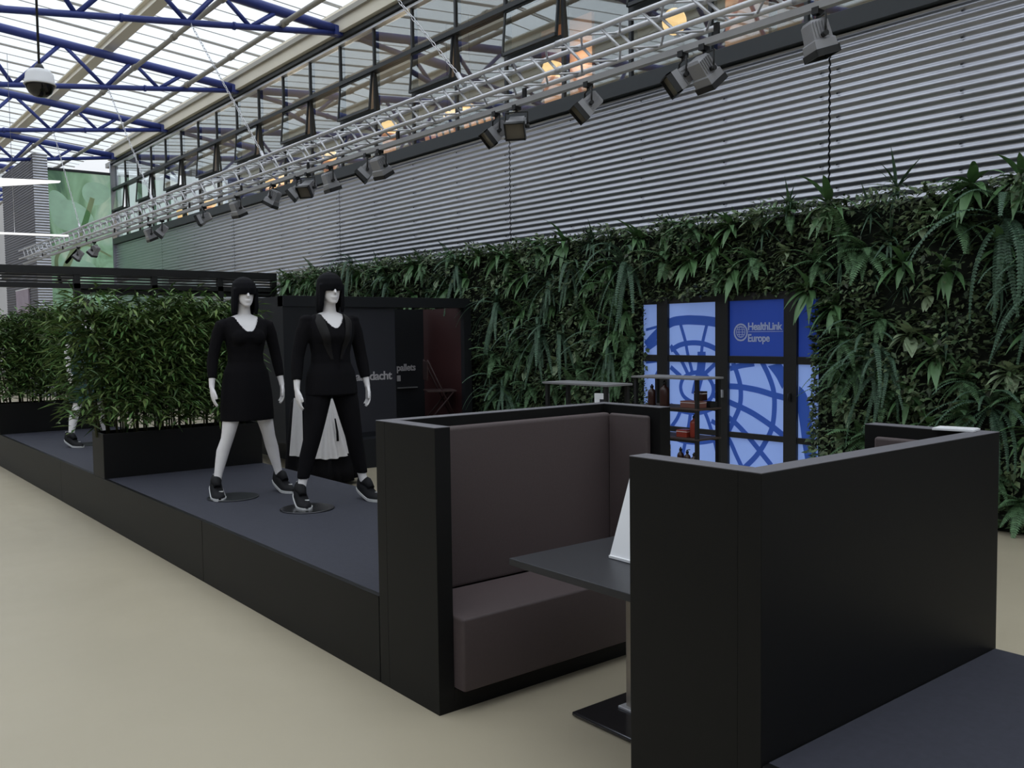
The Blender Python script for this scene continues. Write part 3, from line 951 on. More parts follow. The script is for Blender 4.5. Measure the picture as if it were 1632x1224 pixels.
for k in range(nbr):
    y = k * pt + 0.05
    if y < 18:
        put('brace', br_side, LT, 0, (0, y, 0))
        put('brace', br_side, LT, 0, (TS, y, 0))
        put('brace', br_bot, LT, 0, (0, y, 0))
        put('brace', br_bot2, LT, 0, (0, y + pt / 2, 0))
        put('brace', br_bot, LT, 0, (0, y, TS))
        put('brace', br_bot2, LT, 0, (0, y + pt / 2, TS))
    else:
        far.tube([(0, y, 0), (0, y + pt / 2, TS)], 0.0125, 5).tube([(TS, y, 0), (TS, y + pt / 2, TS)], 0.0125, 5)
        far.tube([(0, y, 0), (TS, y + pt / 2, 0)], 0.0095, 5).tube([(TS, y + pt / 2, 0), (0, y + pt, 0)], 0.0095, 5)
        far.tube([(0, y, TS), (TS, y + pt / 2, TS)], 0.0095, 5)
stuff(far.build('far_braces', M['alu'], LT))
for k in range(1, 13):
    y = k * 2.2
    c = MB()
    for dx in (0, TS):
        for dz in (0, TS):
            c.tube([(dx, y - 0.05, dz), (dx, y + 0.05, dz)], 0.027, 10)
    c.build('coupler', M['alu'], LT)
LR = thing('lamp_rail', 'flat grey lamp rail running under the silver box truss', 'rail', (5.41, 1.5, 3.755))
MB().box(-0.028, 0.028, 0, TL, -0.012, 0.012).box(-0.028, -0.022, 0, TL, 0.012, 0.036).box(0.022, 0.028, 0, TL, 0.012, 0.036).build('rail_profile', mat('pale_grey_rail', (0.42, 0.42, 0.44), rough=0.6), LR)
for k in range(12):
    MB().box(-0.012, 0.012, 0.6 + 2.2 * k, 0.64 + 2.2 * k, 0.012, 0.13).build('hanger_strap', M['blackmetal'], LR)

hw, hl = 0.085, 0.21
hm = MB()
rg = []
for t, a, b in ((0, 0.055, 0.05), (0.02, 0.068, 0.062), (0.13, 0.072, 0.066), (0.14, 0.085, 0.075), (hl, 0.088, 0.078)):
    rg.append([(-a, -b, -t), (a, -b, -t), (a, b, -t), (-a, b, -t)])
hm.loft(rg, True, 0, False)
for k in range(5):
    hm.box(-0.078, 0.078, -0.05 + k * 0.022, -0.043 + k * 0.022, -0.12, -0.015)
house_me = hm.mesh('housing', [M['spot']])
rim_me = MB().box(-0.095, 0.095, -0.084, -0.074, -hl - 0.03, -hl + 0.015).box(-0.095, 0.095, 0.074, 0.084, -hl - 0.03, -hl + 0.015).box(
    -0.095, -0.085, -0.084, 0.084, -hl - 0.03, -hl + 0.015).box(0.085, 0.095, -0.084, 0.084, -hl - 0.03, -hl + 0.015).mesh('front_rim', [M['blackmetal']])
lens_me = MB().box(-0.085, 0.085, -0.074, 0.074, -hl - 0.006, -hl - 0.001).mesh('lens', [M['lens']])
yoke_me = MB().tube([(-0.105, 0, -0.16), (-0.105, 0, -0.02), (0.105, 0, -0.02), (0.105, 0, -0.16)], 0.008, 6).tube(
    [(-0.12, 0, -0.15), (-0.075, 0, -0.15)], 0.018, 10).tube([(0.075, 0, -0.15), (0.12, 0, -0.15)], 0.018, 10).mesh('yoke', [M['blackmetal']])
clamp_me = MB().box(-0.036, 0.036, -0.025, 0.025, -0.03, 0.014).tube([(0, 0, -0.03), (0, 0, -0.055)], 0.012, 8).mesh('clamp', [M['blackmetal']])
# (px order right to left) y on rail, swivel, tilt
SP = [(4.61, -120, 16), (5.86, -100, 40), (6.13, 55, 55), (7.5, 62, 48), (8.77, 130, 55), (9.18, 70, 50), (12.04, -80, 30), (12.42, 60, 45),
      (13.65, -95, 20), (14.45, 120, 52), (14.87, 60, 50), (15.86, 40, 28), (17.57, -80, 25), (19.36, 60, 65), (22.12, 70, 40), (23.06, -90, 25),
      (28.12, 40, 40), (29.91, 60, 40)]
for i, (yy, sw, tl) in enumerate(SP):
    y = yy * 0.757
    which = ORD[i] + ' from the right on the rail'
    desc = ['silver floodlight pointing down, ', 'silver floodlight showing its back, ', 'silver floodlight tilted sideways, '][1 if sw < -70 and tl >= 20 else (0 if tl < 30 else 2)]
    t = thing('floodlight', desc + which, 'lamp', (5.41, y, 3.742), 0, 'floodlights on the lamp rail')
    put('clamp', clamp_me, t)
    yk = put('yoke', yoke_me, t, 0, (0, 0, -0.03)); yk.rotation_euler = (0, 0, radians(sw))
    h = put('housing', house_me, t)
    R = Matrix.Translation((0, 0, -0.18)) @ Matrix.Rotation(radians(sw), 4, 'Z') @ Matrix.Rotation(radians(tl), 4, 'X') @ Matrix.Translation((0, 0, 0.11))
    h.matrix_local = R
    put('front_rim', rim_me, h); put('lens', lens_me, h)

for i, (yb_, yt_) in enumerate(((7.45, 10.10), (12.25, 14.87), (17.2, 19.64), (22.4, 24.40))):
    t = thing('suspension_chain', ['nearest', 'second nearest', 'third nearest', 'farthest'][i] + ' slanting suspension chain between lighting truss and roof',
              'chain', (5.41, yb_, 4.14), 0, 'suspension chains')
    L = Vector((-0.05, yt_ - yb_, 6.70 - 4.14)); n = int(L.length / 0.085)
    d = L.normalized(); a = d.cross(Vector((0, 0, 1))).normalized(); b = d.cross(a)
    mbx = MB()
    for k in range(n):
        c = d * (k + 0.5) * 0.085
        u = a if k % 2 else b
        pts = [c + d * 0.05 * cos(q) + u * 0.016 * sin(q) for q in [2 * pi * j / 8 for j in range(9)]]
        mbx.tube(pts, 0.005, 4, False)
    mbx.build('chain_links', M['alu'], t)
    MB().tube([(0, 0, -0.03), tuple(d * 0.16)], 0.024, 8).build('chain_hook', M['alu'], t)

# ------------------------------------------------------------------ hanging dome camera
dc = thing('dome_camera', 'white hooded dome camera on a black drop rod, upper left', 'camera', (2.12, 10.122, 4.18))
MB().lathe([(0.012, 0.20), (0.012, 2.14)], n=10).build('drop_rod', M['blackmetal'], dc)
MB().lathe([(0.03, 0.20), (0.045, 0.17), (0.05, 0.14)], n=16).build('rod_socket', M['blackmetal'], dc)
MB().lathe([(0.05, 0.155), (0.10, 0.14), (0.128, 0.10), (0.138, 0.02), (0.150, 0.0), (0.146, -0.006)], n=28).build('sun_hood', M['white'], dc)
MB().lathe([(0.004, -0.125), (0.06, -0.115), (0.105, -0.08), (0.135, -0.02), (0.14, 0.0)], n=28).build('dome', M['lens_dark'] if 'lens_dark' in M else mat('smoked_dome', (0.012, 0.011, 0.011), rough=0.12), dc)

# white light fins at the left edge
for nm, lab, za, zb, ztip, xt, th in (('light_fin', 'thick tapering white light fin at the left edge above the pergola', 4.31, 4.44, 4.47, 4.03, 0.0),
                                      ('light_fin', 'thin white light fin low over the pergola at the left edge', 3.48, 3.512, 3.51, 4.13, 0.0)):
    t = thing(nm, lab, 'light', (3.07, 18.0, 0), 0, 'white light fins')
    m_ = MB()
    L = xt - 3.07
    sl_ = (ztip - (za + zb) / 2) / L
    hh = (zb - za) / 2
    cz_ = (za + zb) / 2
    tp = 0.012
    x0_ = -2.5
    h0 = hh + (hh - tp) / L * 2.5 if hh > 0.03 else hh
    vs = []
    for xx, hz in ((x0_, h0), (L, tp)):
        zc = cz_ + sl_ * xx
        vs += [(xx, -0.06, zc - hz), (xx, 0.06, zc - hz), (xx, 0.06, zc + hz), (xx, -0.06, zc + hz)]
    m_.add(vs, [(0, 1, 2, 3), (4, 7, 6, 5), (0, 4, 5, 1), (1, 5, 6, 2), (2, 6, 7, 3), (3, 7, 4, 0)])
    m_.build('fin_body', M['tube'], t)
    MB().tube([(0.2, 0, cz_ + hh), (0.2, 0, 6.6)], 0.004, 5).build('hanger_wire', M['alu'], t)

# ------------------------------------------------------------------ slatted pergola
pg = thing('slatted_pergola', 'black slatted timber pergola across the far end of the platform', 'pergola', (0, 16.8, 0))
PXE = 7.57
box('top_beam', -2.5, PXE, -0.06, 0.06, 2.735, 2.865, M['blackmetal'], pg)
box('lower_beam', -2.5, PXE, -0.05, 0.05, 2.50, 2.585, M['blackmetal'], pg)
for k, z in enumerate((2.60, 2.655, 2.70)):
    box('slat', -2.5, PXE, -0.03, 0.03, z, z + 0.028, M['blackmetal'], pg)
for x in (0.6, 2.3, 3.96, 5.25, 6.45, PXE - 0.05):
    box('post', x - 0.05, x + 0.05, -0.05, 0.05, 0, 2.74, M['blackmetal'], pg)
box('screen_board', 3.96, PXE, 0.03, 0.06, 2.40, 2.50, M['blackmetal'], pg)
for k in range(26):
    z = 0.35 + k * 0.083
    box('slat', 6.95, PXE, -0.045, -0.015, z, z + 0.045, M['blackmetal'], pg)
box('slat_batten', 6.97, 7.01, -0.015, 0.02, 0, 2.5, M['blackmetal'], pg)
for k in range(6):
    x = 2.2 + k * 1.0
    box('rafter', x - 0.03, x + 0.03, 0.06, 2.0, 2.74, 2.84, M['blackmetal'], pg)

# ------------------------------------------------------------------ gallery lamps and lit things behind the clerestory
GLs = [(8.12, 5.69, 'round', 'brightest globe lamp behind the clerestory, above the nearest chain'),
       (10.54, 5.55, 'col', 'copper column lamp behind the glass, second lamp from the right'),
       (15.3, 5.55, 'col', 'copper column lamp behind the glass, beyond the chevron screen'),
       (17.76, 5.40, 'col', 'copper column lamp behind the glass, second beyond the chevron screen'),
       (19.95, 5.20, 'col', 'copper column lamp behind the glass, third beyond the chevron screen'),
       (20.75, 5.22, 'col', 'copper column lamp behind the glass, fourth beyond the chevron screen'),
       (24.72, 5.22, 'col', 'copper column lamp behind the glass, second from the far end'),
       (26.98, 5.18, 'col', 'copper column lamp behind the glass, at the far end')]
for i, (y, z, kd, lab) in enumerate(GLs):
    t = thing('gallery_lamp', lab, 'lamp', (9.3, y, 0), 0, 'lamps in the gallery behind the glass')
    if kd == 'round':
        MB().sphere((0, 0, z), 0.16, 0.16, 0.17, 16, 10).build('lamp_globe', M['warm'], t)
        MB().tube([(0, 0, z + 0.16), (0, 0, 7.06)], 0.01, 6).build('lamp_cord', M['blackmetal'], t)
    else:
        MB().lathe([(0.14, 4.30), (0.15, 4.36), (0.10, 4.5), (0.13, z - 0.2), (0.17, z - 0.12), (0.12, z - 0.05)], n=16).build('lamp_column', M['warm2'], t)
        MB().lathe([(0.10, z - 0.05), (0.17, z + 0.06), (0.14, z + 0.16), (0.05, z + 0.2)], n=16).build('lamp_shade', M['warm'], t)
    ld = bpy.data.lights.new('gallery_lamp_light', 'POINT')
    ld.energy = 13; ld.color = (1.0, 0.74, 0.50); ld.shadow_soft_size = 0.15
    lo = bpy.data.objects.new('gallery_lamp_light', ld); COL.objects.link(lo)
    lo.parent = t; lo.location = (0.45, 0.1, z + 0.35)
cs = thing('chevron_screen', 'warm glowing chevron patterned screen behind the clerestory glass', 'screen', (9.6, 13.0, 4.55))
for k in range(11):
    y = -0.75 + k * 0.21
    m_ = MB()
    for (a, b, c, d) in ((0, 0, 0.10, 0.30), (0.10, 0.30, 0, 0.60), (0, 0.60, 0.10, 0.90)):
        m_.add([(0, y + a, b), (0, y + a + 0.11, b), (0, y + c + 0.11, d), (0, y + c, d),
                (0.03, y + a, b), (0.03, y + a + 0.11, b), (0.03, y + c + 0.11, d), (0.03, y + c, d)],
               [(0, 1, 2, 3), (7, 6, 5, 4), (0, 4, 5, 1), (1, 5, 6, 2), (2, 6, 7, 3), (3, 7, 4, 0)])
    m_.build('chevron_slat', M['warm2'], cs)
MB().box(0.03, 0.05, -0.9, 1.8, -0.25, 1.0).build('screen_back', M['blackmetal'], cs)
rl = thing('pendant_row', 'row of small square lit pendants above the chevron screen', 'lamp', (9.3, 12.6, 5.42))
for k in range(4):
    MB().box(-0.05, 0.05, k * 0.22, k * 0.22 + 0.14, 0, 0.12).build('lit_shade', M['warm'], rl, 0.02)
for k in range(4):
    MB().tube([(0, k * 0.22 + 0.07, 0.12), (0, k * 0.22 + 0.07, 1.63)], 0.004, 5).build('pendant_cord', M['blackmetal'], rl)
for lab, x, y0_, y1_, z1_, m in (('peach partition panel behind the clerestory under the globe lamp', 10.2, 7.3, 8.0, 6.9, 'peach'),
                                 ('peach partition panel behind the glass beside the second lamp', 10.0, 10.4, 11.6, 6.6, 'peach'),
                                 ('peach partition panel at the top right corner behind the glass', 9.8, 4.2, 5.6, 6.9, 'peach'),
                                 ('orange curtain panel behind the rightmost floodlight', 9.6, 6.15, 6.75, 6.6, 'orange')):
    t = thing('room_divider', lab, 'panel', (x, y0_, 4.30), 0, 'panels in the gallery behind the glass')
    MB().box(0, 0.06, 0, y1_ - y0_, 0, z1_ - 4.3).build('panel_board', M[m], t)
    MB().box(-0.02, 0, 0, y1_ - y0_, 0, 0.1).build('panel_skirting', M['gallery'], t)

# ------------------------------------------------------------------ mannequins
def remesh(mbx, voxel, smooth=4, fac=0.5):
    me = mbx.mesh('tmp', [])
    o = bpy.data.objects.new('tmp', me)
    COL.objects.link(o)
    r = o.modifiers.new('r', 'REMESH'); r.mode = 'VOXEL'; r.voxel_size = voxel
    if smooth:
        s = o.modifiers.new('s', 'SMOOTH'); s.factor = fac; s.iterations = smooth
    dg = bpy.context.evaluated_depsgraph_get()
    out = bpy.data.meshes.new_from_object(o.evaluated_get(dg))
    bpy.data.objects.remove(o)
    bpy.data.meshes.remove(me)
    out.polygons.foreach_set('use_smooth', [True] * len(out.polygons))
    return out


def cut(me, pred):
    bm = bmesh.new(); bm.from_mesh(me)
    kill = [f for f in bm.faces if pred(f.calc_center_median())]
    bmesh.ops.delete(bm, geom=kill, context='FACES')
    bm.to_mesh(me); bm.free()
    return me


TORSO = [(0.79, .10, .085), (.84, .158, .112), (.90, .168, .120), (.96, .158, .112), (1.03, .126, .092), (1.10, .122, .090), (1.17, .136, .100, 0, -.004),
         (1.225, .148, .116, 0, -.012), (1.27, .156, .110, 0, -.008), (1.32, .166, .090), (1.355, .160, .072, 0, .006), (1.385, .10, .056, 0, .010), (1.40, .06, .05, 0, .01)]
ANK = 0.252


def limb_leg(m, s, grow=0.0, top=0.86, bottom=0.10):
    P = [(.86, .085, .095, .085, 0), (.74, .112, .080, .090, -.006), (.60, .128, .064, .074, -.010), (.50, .150, .053, .058, -.014), (.45, .162, .049, .052, -.010),
         (.36, .190, .050, .056, .012), (.28, .208, .043, .048, .014), (.18, .232, .032, .036, .012), (.12, .246, .030, .034, .008), (.085, ANK, .030, .045, .0)]
    rows = [(z, a + grow, b + grow, s * x, y) for z, x, a, b, y in P if bottom <= z <= top]
    m.ell(rows, 18)


def limb_arm(m, s, grow=0.0, bottom=0.0):
    pts = [((.140, .004, 1.328), .042), ((.178, .004, 1.312), .046), ((.203, .008, 1.25), .042), ((.226, .014, 1.16), .037), ((.243, .018, 1.08), .035),
           ((.252, .010, 1.02), .035), ((.258, .000, .97), .031), ((.264, -.012, .915), .0255), ((.270, -.024, .87), .0215), ((.271, -.030, .845), .021)]
    pts = [p for p in pts if p[0][2] >= bottom]
    m.tube([(s * p[0], p[1], p[2]) for p, r in pts], [r + grow for p, r in pts], 14)


def hand(m, s):
    # palm
    rows = [(.86, .018, .021, .271, -.027), (.835, .015, .030, .272, -.032), (.805, .014, .037, .272, -.038), (.775, .0125, .037, .270, -.042), (.765, .010, .034, .269, -.043)]
    m.ell([(z, a, b, s * x, y) for z, a, b, x, y in rows], 14)
    for yo, L in ((-.072, .066), (-.053, .076), (-.034, .072), (-.014, .056)):
        x0 = .269
        p = [(s * x0, yo, .785), (s * (x0 - .002), yo - .003, .775 - L * .35), (s * (x0 - .012), yo - .006, .775 - L * .70), (s * (x0 - .026), yo - .008, .775 - L)]
        m.tube(p, [.0088, .0084, .0076, .0062], 8)
    m.tube([(s * .268, -.048, .835), (s * .262, -.074, .81), (s * .255, -.088, .782), (s * .250, -.092, .760)], [.0125, .0105, .0092, .0072], 8)


def build_body():
    m = MB()
    m.ell(TORSO, 26)
    # bust
    for s in (-1, 1):
        m.sphere((s * .062, -.082, 1.225), .058, .048, .058, 14, 8)
        limb_leg(m, s); limb_arm(m, s); hand(m, s)
        # foot inside shoe
        m.tube([(s * ANK, .02, .095), (s * ANK, -.04, .058), (s * (ANK + .004), -.12, .032)], [.032, .026, .018], 10)
        m.sphere((s * .073, .005, 1.565), .008, .018, .028, 8, 6)
        m.sphere((s * .03, -.098, 1.585), .014, .010, .009, 8, 6)
    m.ell([(1.37, .072, .060, 0, .012), (1.40, .053, .052, 0, .012), (1.44, .047, .049, 0, .008), (1.50, .047, .052, 0, .006), (1.54, .045, .05, 0, .005)], 18)
    # skull, jaw
    m.sphere((0, .005, 1.592), .073, .092, .090, 20, 14)
    m.ell([(1.462, .020, .020, 0, -.078), (1.472, .032, .032, 0, -.070), (1.495, .048, .050, 0, -.050), (1.53, .060, .068, 0, -.034), (1.57, .067, .078, 0, -.026), (1.60, .068, .078, 0, -.02)], 20)
    # nose, lips, chin
    m.tube([(0, -.098, 1.590), (0, -.110, 1.562), (0, -.121, 1.540), (0, -.108, 1.532)], [.008, .009, .0115, .010], 8)
    m.sphere((0, -.100, 1.509), .024, .010, .006, 10, 6)
    m.sphere((0, -.098, 1.498), .020, .010, .0065, 10, 6)
    m.sphere((0, -.090, 1.474), .020, .014, .013, 10, 6)
    return remesh(m, .0052, 3)


def build_hair():
    m = MB()
    m.ell([(1.385, .070, .055, 0, .050), (1.42, .090, .068, 0, .036), (1.47, .094, .080, 0, .022), (1.52, .095, .096, 0, .008), (1.56, .094, .112, 0, -.006), (1.60, .092, .116, 0, -.008),
           (1.64, .084, .106, 0, -.004), (1.668, .064, .082, 0, 0), (1.685, .036, .046, 0, 0), (1.692, .01, .012, 0, 0)], 30)
    # front side locks
    for s in (-1, 1):
        m.tube([(s * .074, -.052, 1.60), (s * .077, -.050, 1.52), (s * .080, -.044, 1.45), (s * .080, -.036, 1.40)], [.022, .020, .020, .012], 10)
    me = remesh(m, .0065, 2)
    return cut(me, lambda c: c.z < 1.552 and c.y < -.005 and abs(c.x) < .060 + (0.0 if c.z > 1.5 else .004))


def neck_cut(z0, wid, dep):
    def f(c):
        if c.z > 1.372 and abs(c.x) < .080: return True
        zz = z0 + (abs(c.x) / wid) ** 2 * dep
        return c.y < .01 and c.z > zz and abs(c.x) < .098
    return f


def build_dress(hem=.585, z0=1.268, sleeve=.91, flare=0.0, skirt=True):
    m = MB()
    g = .012
    sk = [(hem, .206 + flare, .150 + flare, 0, .0), (.66, .204 + flare * .8, .148, 0, 0), (.74, .200 + flare * .5, .144, 0, 0), (.82, .192, .140, 0, 0)]
    m.ell((sk if skirt else []) +
          [(r[0], r[1] + g, r[2] + g) + tuple(r[3:]) for r in TORSO[2:-1]], 28)
    for s in (-1, 1):
        m.sphere((s * .062, -.082, 1.225), .068, .060, .068, 14, 8)
        limb_arm(m, s, .007, sleeve)
    me = remesh(m, .0075, 3)
    nk = neck_cut(z0, .085, .10)
    return cut(me, nk)


def build_blazer():
    m = MB()
    g = .022
    m.ell([(.80, .196, .150), (.84, .194, .148)] + [(r[0], r[1] + g, r[2] + g * (1.0)) + tuple(r[3:]) for r in TORSO[2:-2]] + [(1.388, .112, .064, 0, .012)], 28)
    for s in (-1, 1):
        m.sphere((s * .062, -.080, 1.225), .072, .062, .070, 14, 8)
        m.sphere((s * .172, .006, 1.345), .055, .058, .038, 12, 8)
        limb_arm(m, s, .011, .91)
    me = remesh(m, .0075, 3)
    global BLZ_SRC
    BLZ_SRC = me.copy()

    def f(c):
        if c.z > 1.378 and abs(c.x) < .080: return True
        return c.y < .0 and c.z > .98 and abs(c.x) < .012 + (c.z - .98) / .40 * .075
    return cut(me, f)


def build_lapel(s):
    m = MB()
    vs = []
    n = 14
    for i in range(n + 1):
        t = i / n
        z = 1.06 + t * .325
        xin = .012 + (z - .98) / .40 * .075
        w = .012 + .050 * sin(pi * min(1, t * 1.02) * .62 + .1)
        if t > .85: w *= (1 - t) / .15 * .6 + .4
        for k in range(4):
            x = s * (xin - .002 + (w + .002) * k / 3)
            hit = BLZ.ray_cast(Vector((x, -.6, z)), Vector((0, 1, 0)))
            y = hit[0].y if hit[0] is not None and hit[0].y < .03 else (vs[-1][1] if vs else -.1)
            vs.append((x, y - (.009 if k < 3 else .004), z))
    fs = [(4 * i + k, 4 * i + k + 1, 4 * i + k + 5, 4 * i + k + 4) for i in range(n) for k in range(3)]
    m.add(vs, fs, 0, True)
    m.add([(a, b + .006, c) for a, b, c in vs], [tuple(reversed(f)) for f in fs], 0, True)
    return m.mesh('lapel', [M['satin']])


def build_trousers(bottom=.20):
    m = MB()
    g = .012
    m.ell([(r[0], r[1] + g, r[2] + g) for r in TORSO[:5]], 26)
    for s in (-1, 1):
        P = [(.86, .085, .097, .098, 0), (.74, .112, .090, .100, -.004), (.60, .138, .076, .085, -.008), (.48, .162, .064, .069, -.010), (.36, .190, .060, .066, .010), (.26, .213, .051, .057, .014),
             (bottom, .228, .043, .048, .012)]
        m.ell([(z, a, b, s * x, y) for z, x, a, b, y in P], 18)
    return remesh(m, .008, 3)


def shoe_meshes(s):
    def zs(y): return 0.0 if y < -.10 else .062 * ((y + .10) / .18) ** 1.2
    prof = [(.088, .022, .105), (.072, .038, .112), (.04, .045, .112), (.0, .047, .104), (-.035, .048, .096), (-.065, .049, .084), (-.095, .050, .070), (-.13, .050, .058), (-.165, .042, .050), (-.195, .026, .040), (-.205, .010, .028)]
    up, so, tr = MB(), MB(), MB()
    ru, rs = [], []
    for y, w, h in prof:
        z = zs(y)
        ru.append([(w * cos(a) * (1 if sin(a) > 0 else 1), y, z + .012 + max(0, sin(a)) ** .8 * (h - .012)) for a in [pi * k / 12 for k in range(13)]] + [(-w * .6, y, z + .011), (w * .6, y, z + .011)])
        rs.append([(w + .006, y, z + .020), (w + .004, y, z), (-w - .004, y, z), (-w - .006, y, z + .020)])
    up.loft(ru, True)
    so.loft(rs, True, 0, False)
    tr.obox((.02, -.118, .060), .030, .006, .008, Matrix.Rotation(radians(-20), 3, 'X'))
    tr.obox((0, .083, .15), .024, .012, .04)
    tg = MB().tube([(0, .018, .128), (0, -.020, .126), (0, -.045, .112), (0, -.075, .088)], [.041, .038, .032, .026], 16)
    return up.mesh('shoe_upper', [M['shoe']]), so.mesh('shoe_sole', [M['sole']]), tr.mesh('shoe_trim', [M['sole']]), tg.mesh('shoe_tongue', [M['shoe']])


body_me = build_body(); body_me.materials.append(M['skin'])
hair_me = build_hair(); hair_me.materials.append(M['hair'])
dress_me = build_dress(); dress_me.materials.append(M['cloth'])
blazer_me = build_blazer(); blazer_me.materials.append(M['cloth'])
trous_me = build_trousers(); trous_me.materials.append(M['cloth'])
top_me = build_dress(.84, 1.285, 1.30, 0, False); top_me.materials.append(M['cloth'])
teal_me = build_dress(.50, 1.30, 1.10, .02); teal_me.materials.append(M['tealcloth'])
shoe_me = shoe_meshes(1)
base_me = MB().lathe([(.185, 0), (.19, .002), (.19, .006), (.186, .008)], n=40).mesh('base_disc', [M['steelbase']])
base_me2 = MB().lathe([(.185, 0), (.19, .002), (.19, .006), (.186, .008)], n=40).mesh('base_disc', [M['glassblack']])


def mannequin(label, x, y, rz, clothes, base, bx):
    t = thing('mannequin', label, 'mannequin', (x, y, PH), radians(rz), 'dressed mannequins on the platform')
    put('body', body_me, t)
    put('wig', hair_me, t)
    for nm, me in clothes:
        put(nm, me, t)
    for s in (-1, 1):
        u = put('shoe', shoe_me[0], t, 0, (s * (ANK + .002), 0, .002))
        u.rotation_euler = (0, 0, radians(8 * s))
        for nm, me in zip(('shoe_sole', 'shoe_trim', 'shoe_tongue'), shoe_me[1:]):
            put(nm, me, u)
    put('base_disc', base, t, 0, bx)
    return t


mannequin('white mannequin in a knee length black dress and sneakers, black wig', 2.80, 6.80, -6, [('dress', dress_me)], base_me2, (-.15, -.08, 0.001))
from mathutils.bvhtree import BVHTree
BLZ = BVHTree.FromPolygons([v.co.copy() for v in BLZ_SRC.vertices], [tuple(p.vertices) for p in BLZ_SRC.polygons])
lapL, lapR = build_lapel(-1), build_lapel(1)
mannequin('white mannequin in black blazer and cropped trousers with satin lapels', 3.125, 6.02, -6,
          [('blazer', blazer_me), ('trousers', trous_me), ('camisole', top_me), ('lapel', lapL), ('lapel', lapR)], base_me, (-.25, -.12, 0.001))
mannequin('white mannequin in dark teal dress half hidden behind the nearer bamboo planter', 2.74, 11.3, 28, [('dress', teal_me)], base_me2, (0, 0, 0.001))

# ------------------------------------------------------------------ draped stand behind the mannequins
ds = thing('draped_stand', 'round display stand draped to the floor in black cloth behind the blazer mannequin', 'stand', (4.62, 9.15, 0))
dm = MB()
rows = []
for z, r, k in ((0.07, .40, .10), (0.2, .385, .09), (.45, .37, .06), (.70, .35, .03), (.92, .335, .0), (.945, .315, 0), (.948, .02, 0)):
    rows.append([((r * (1 + k * sin(9 * a + z))) * cos(a), (r * (1 + k * sin(9 * a + z))) * sin(a), z) for a in [2 * pi * j / 72 for j in range(72)]])
dm.loft(rows, True)
dm.build('black_drape', M['cloth'], ds)
MB().lathe([(.2, 0), (.2, .03), (.03, .04), (.03, .8)], n=20).build('stand_leg', M['blackmetal'], ds)
wt = thing('white_tunic', 'white cotton tunic hung over the front of the black draped stand', 'clothing', (4.62, 9.15, 0))


def drape(mbx, a0, a1, ztop, zbot, curve, fold=.035, r0=.345, r1=.43, n=26, mz=16, nf=10, tw=.3):
    vs = []
    for i in range(mz + 1):
        t = i / mz
        for j in range(n + 1):
            u = j / n
            zb = zbot + curve * (2 * u - 1) ** 2
            z = ztop + (zb - ztop) * t
            aw = (tw + (1 - tw) * t)
            am = (a0 + a1) / 2
            a = am + (a0 - am + (a1 - a0) * u) * aw
            r = r0 + (r1 - r0) * t + fold * t * sin(nf * u * pi + 0.6)
            vs.append((r * cos(a), r * sin(a), z))
    fs = []
    for i in range(mz):
        for j in range(n):
            k = i * (n + 1) + j
            fs.append((k, k + 1, k + n + 2, k + n + 1))
    mbx.add(vs, fs, 0, True)
    mbx.add([(x * .985, y * .985, z) for x, y, z in vs], [tuple(reversed(f)) for f in fs], 0, True)


tm = MB(); drape(tm, radians(-145), radians(-70), .97, .33, .05); tm.build('tunic_front', M['whitecloth'], wt)
tm = MB(); drape(tm, radians(-174), radians(-147), .98, .36, .0, .012, .36, .41, 10, 16, 3, .7); tm.build('tunic_sleeve', M['whitecloth'], wt)
MB().tube([(-.05, -.41, .76), (-.04, -.435, .62), (-.045, -.45, .52)], [.008, .012, .014], 8).build('tie_cord', M['cloth'], wt)

# ------------------------------------------------------------------ planters with bamboo
def planter(label, x0, x1, y0, y1):
    t = thing('planter_box', label, 'planter', (x0, y0, PH))
    w, d, h = x1 - x0, y1 - y0, .395
    box('front_wall', 0, w, 0, .02, 0, h, M['black'], t, .002)
    box('back_wall', 0, w, d - .02, d, 0, h, M['black'], t, .002)
    box('end_wall', 0, .02, .02, d - .02, 0, h, M['black'], t, .002)
    box('end_wall', w - .02, w, .02, d - .02, 0, h, M['black'], t, .002)
    box('soil', .02, w - .02, .02, d - .02, .05, h - .035, M['soil'], t)
    return t


planter('long black planter box of bamboo nearest the mannequins', 2.146, 3.60, 8.40, 8.76)
planter('long black planter box of bamboo farther along the platform', 2.146, 3.60, 13.30, 13.66)


def leaf_quad(mbx, p, d, L, W, up):
    side = d.cross(up)
    if side.length < 1e-4: side = Vector((1, 0, 0))
    side.normalize()
    nrm = side.cross(d).normalized()
    m = p + d * L * .42 + nrm * L * .03
    tip = p + d * L - nrm * L * .12
    mbx.add([p, m + side * W / 2, tip, m - side * W / 2], [(0, 1, 2), (0, 2, 3)])


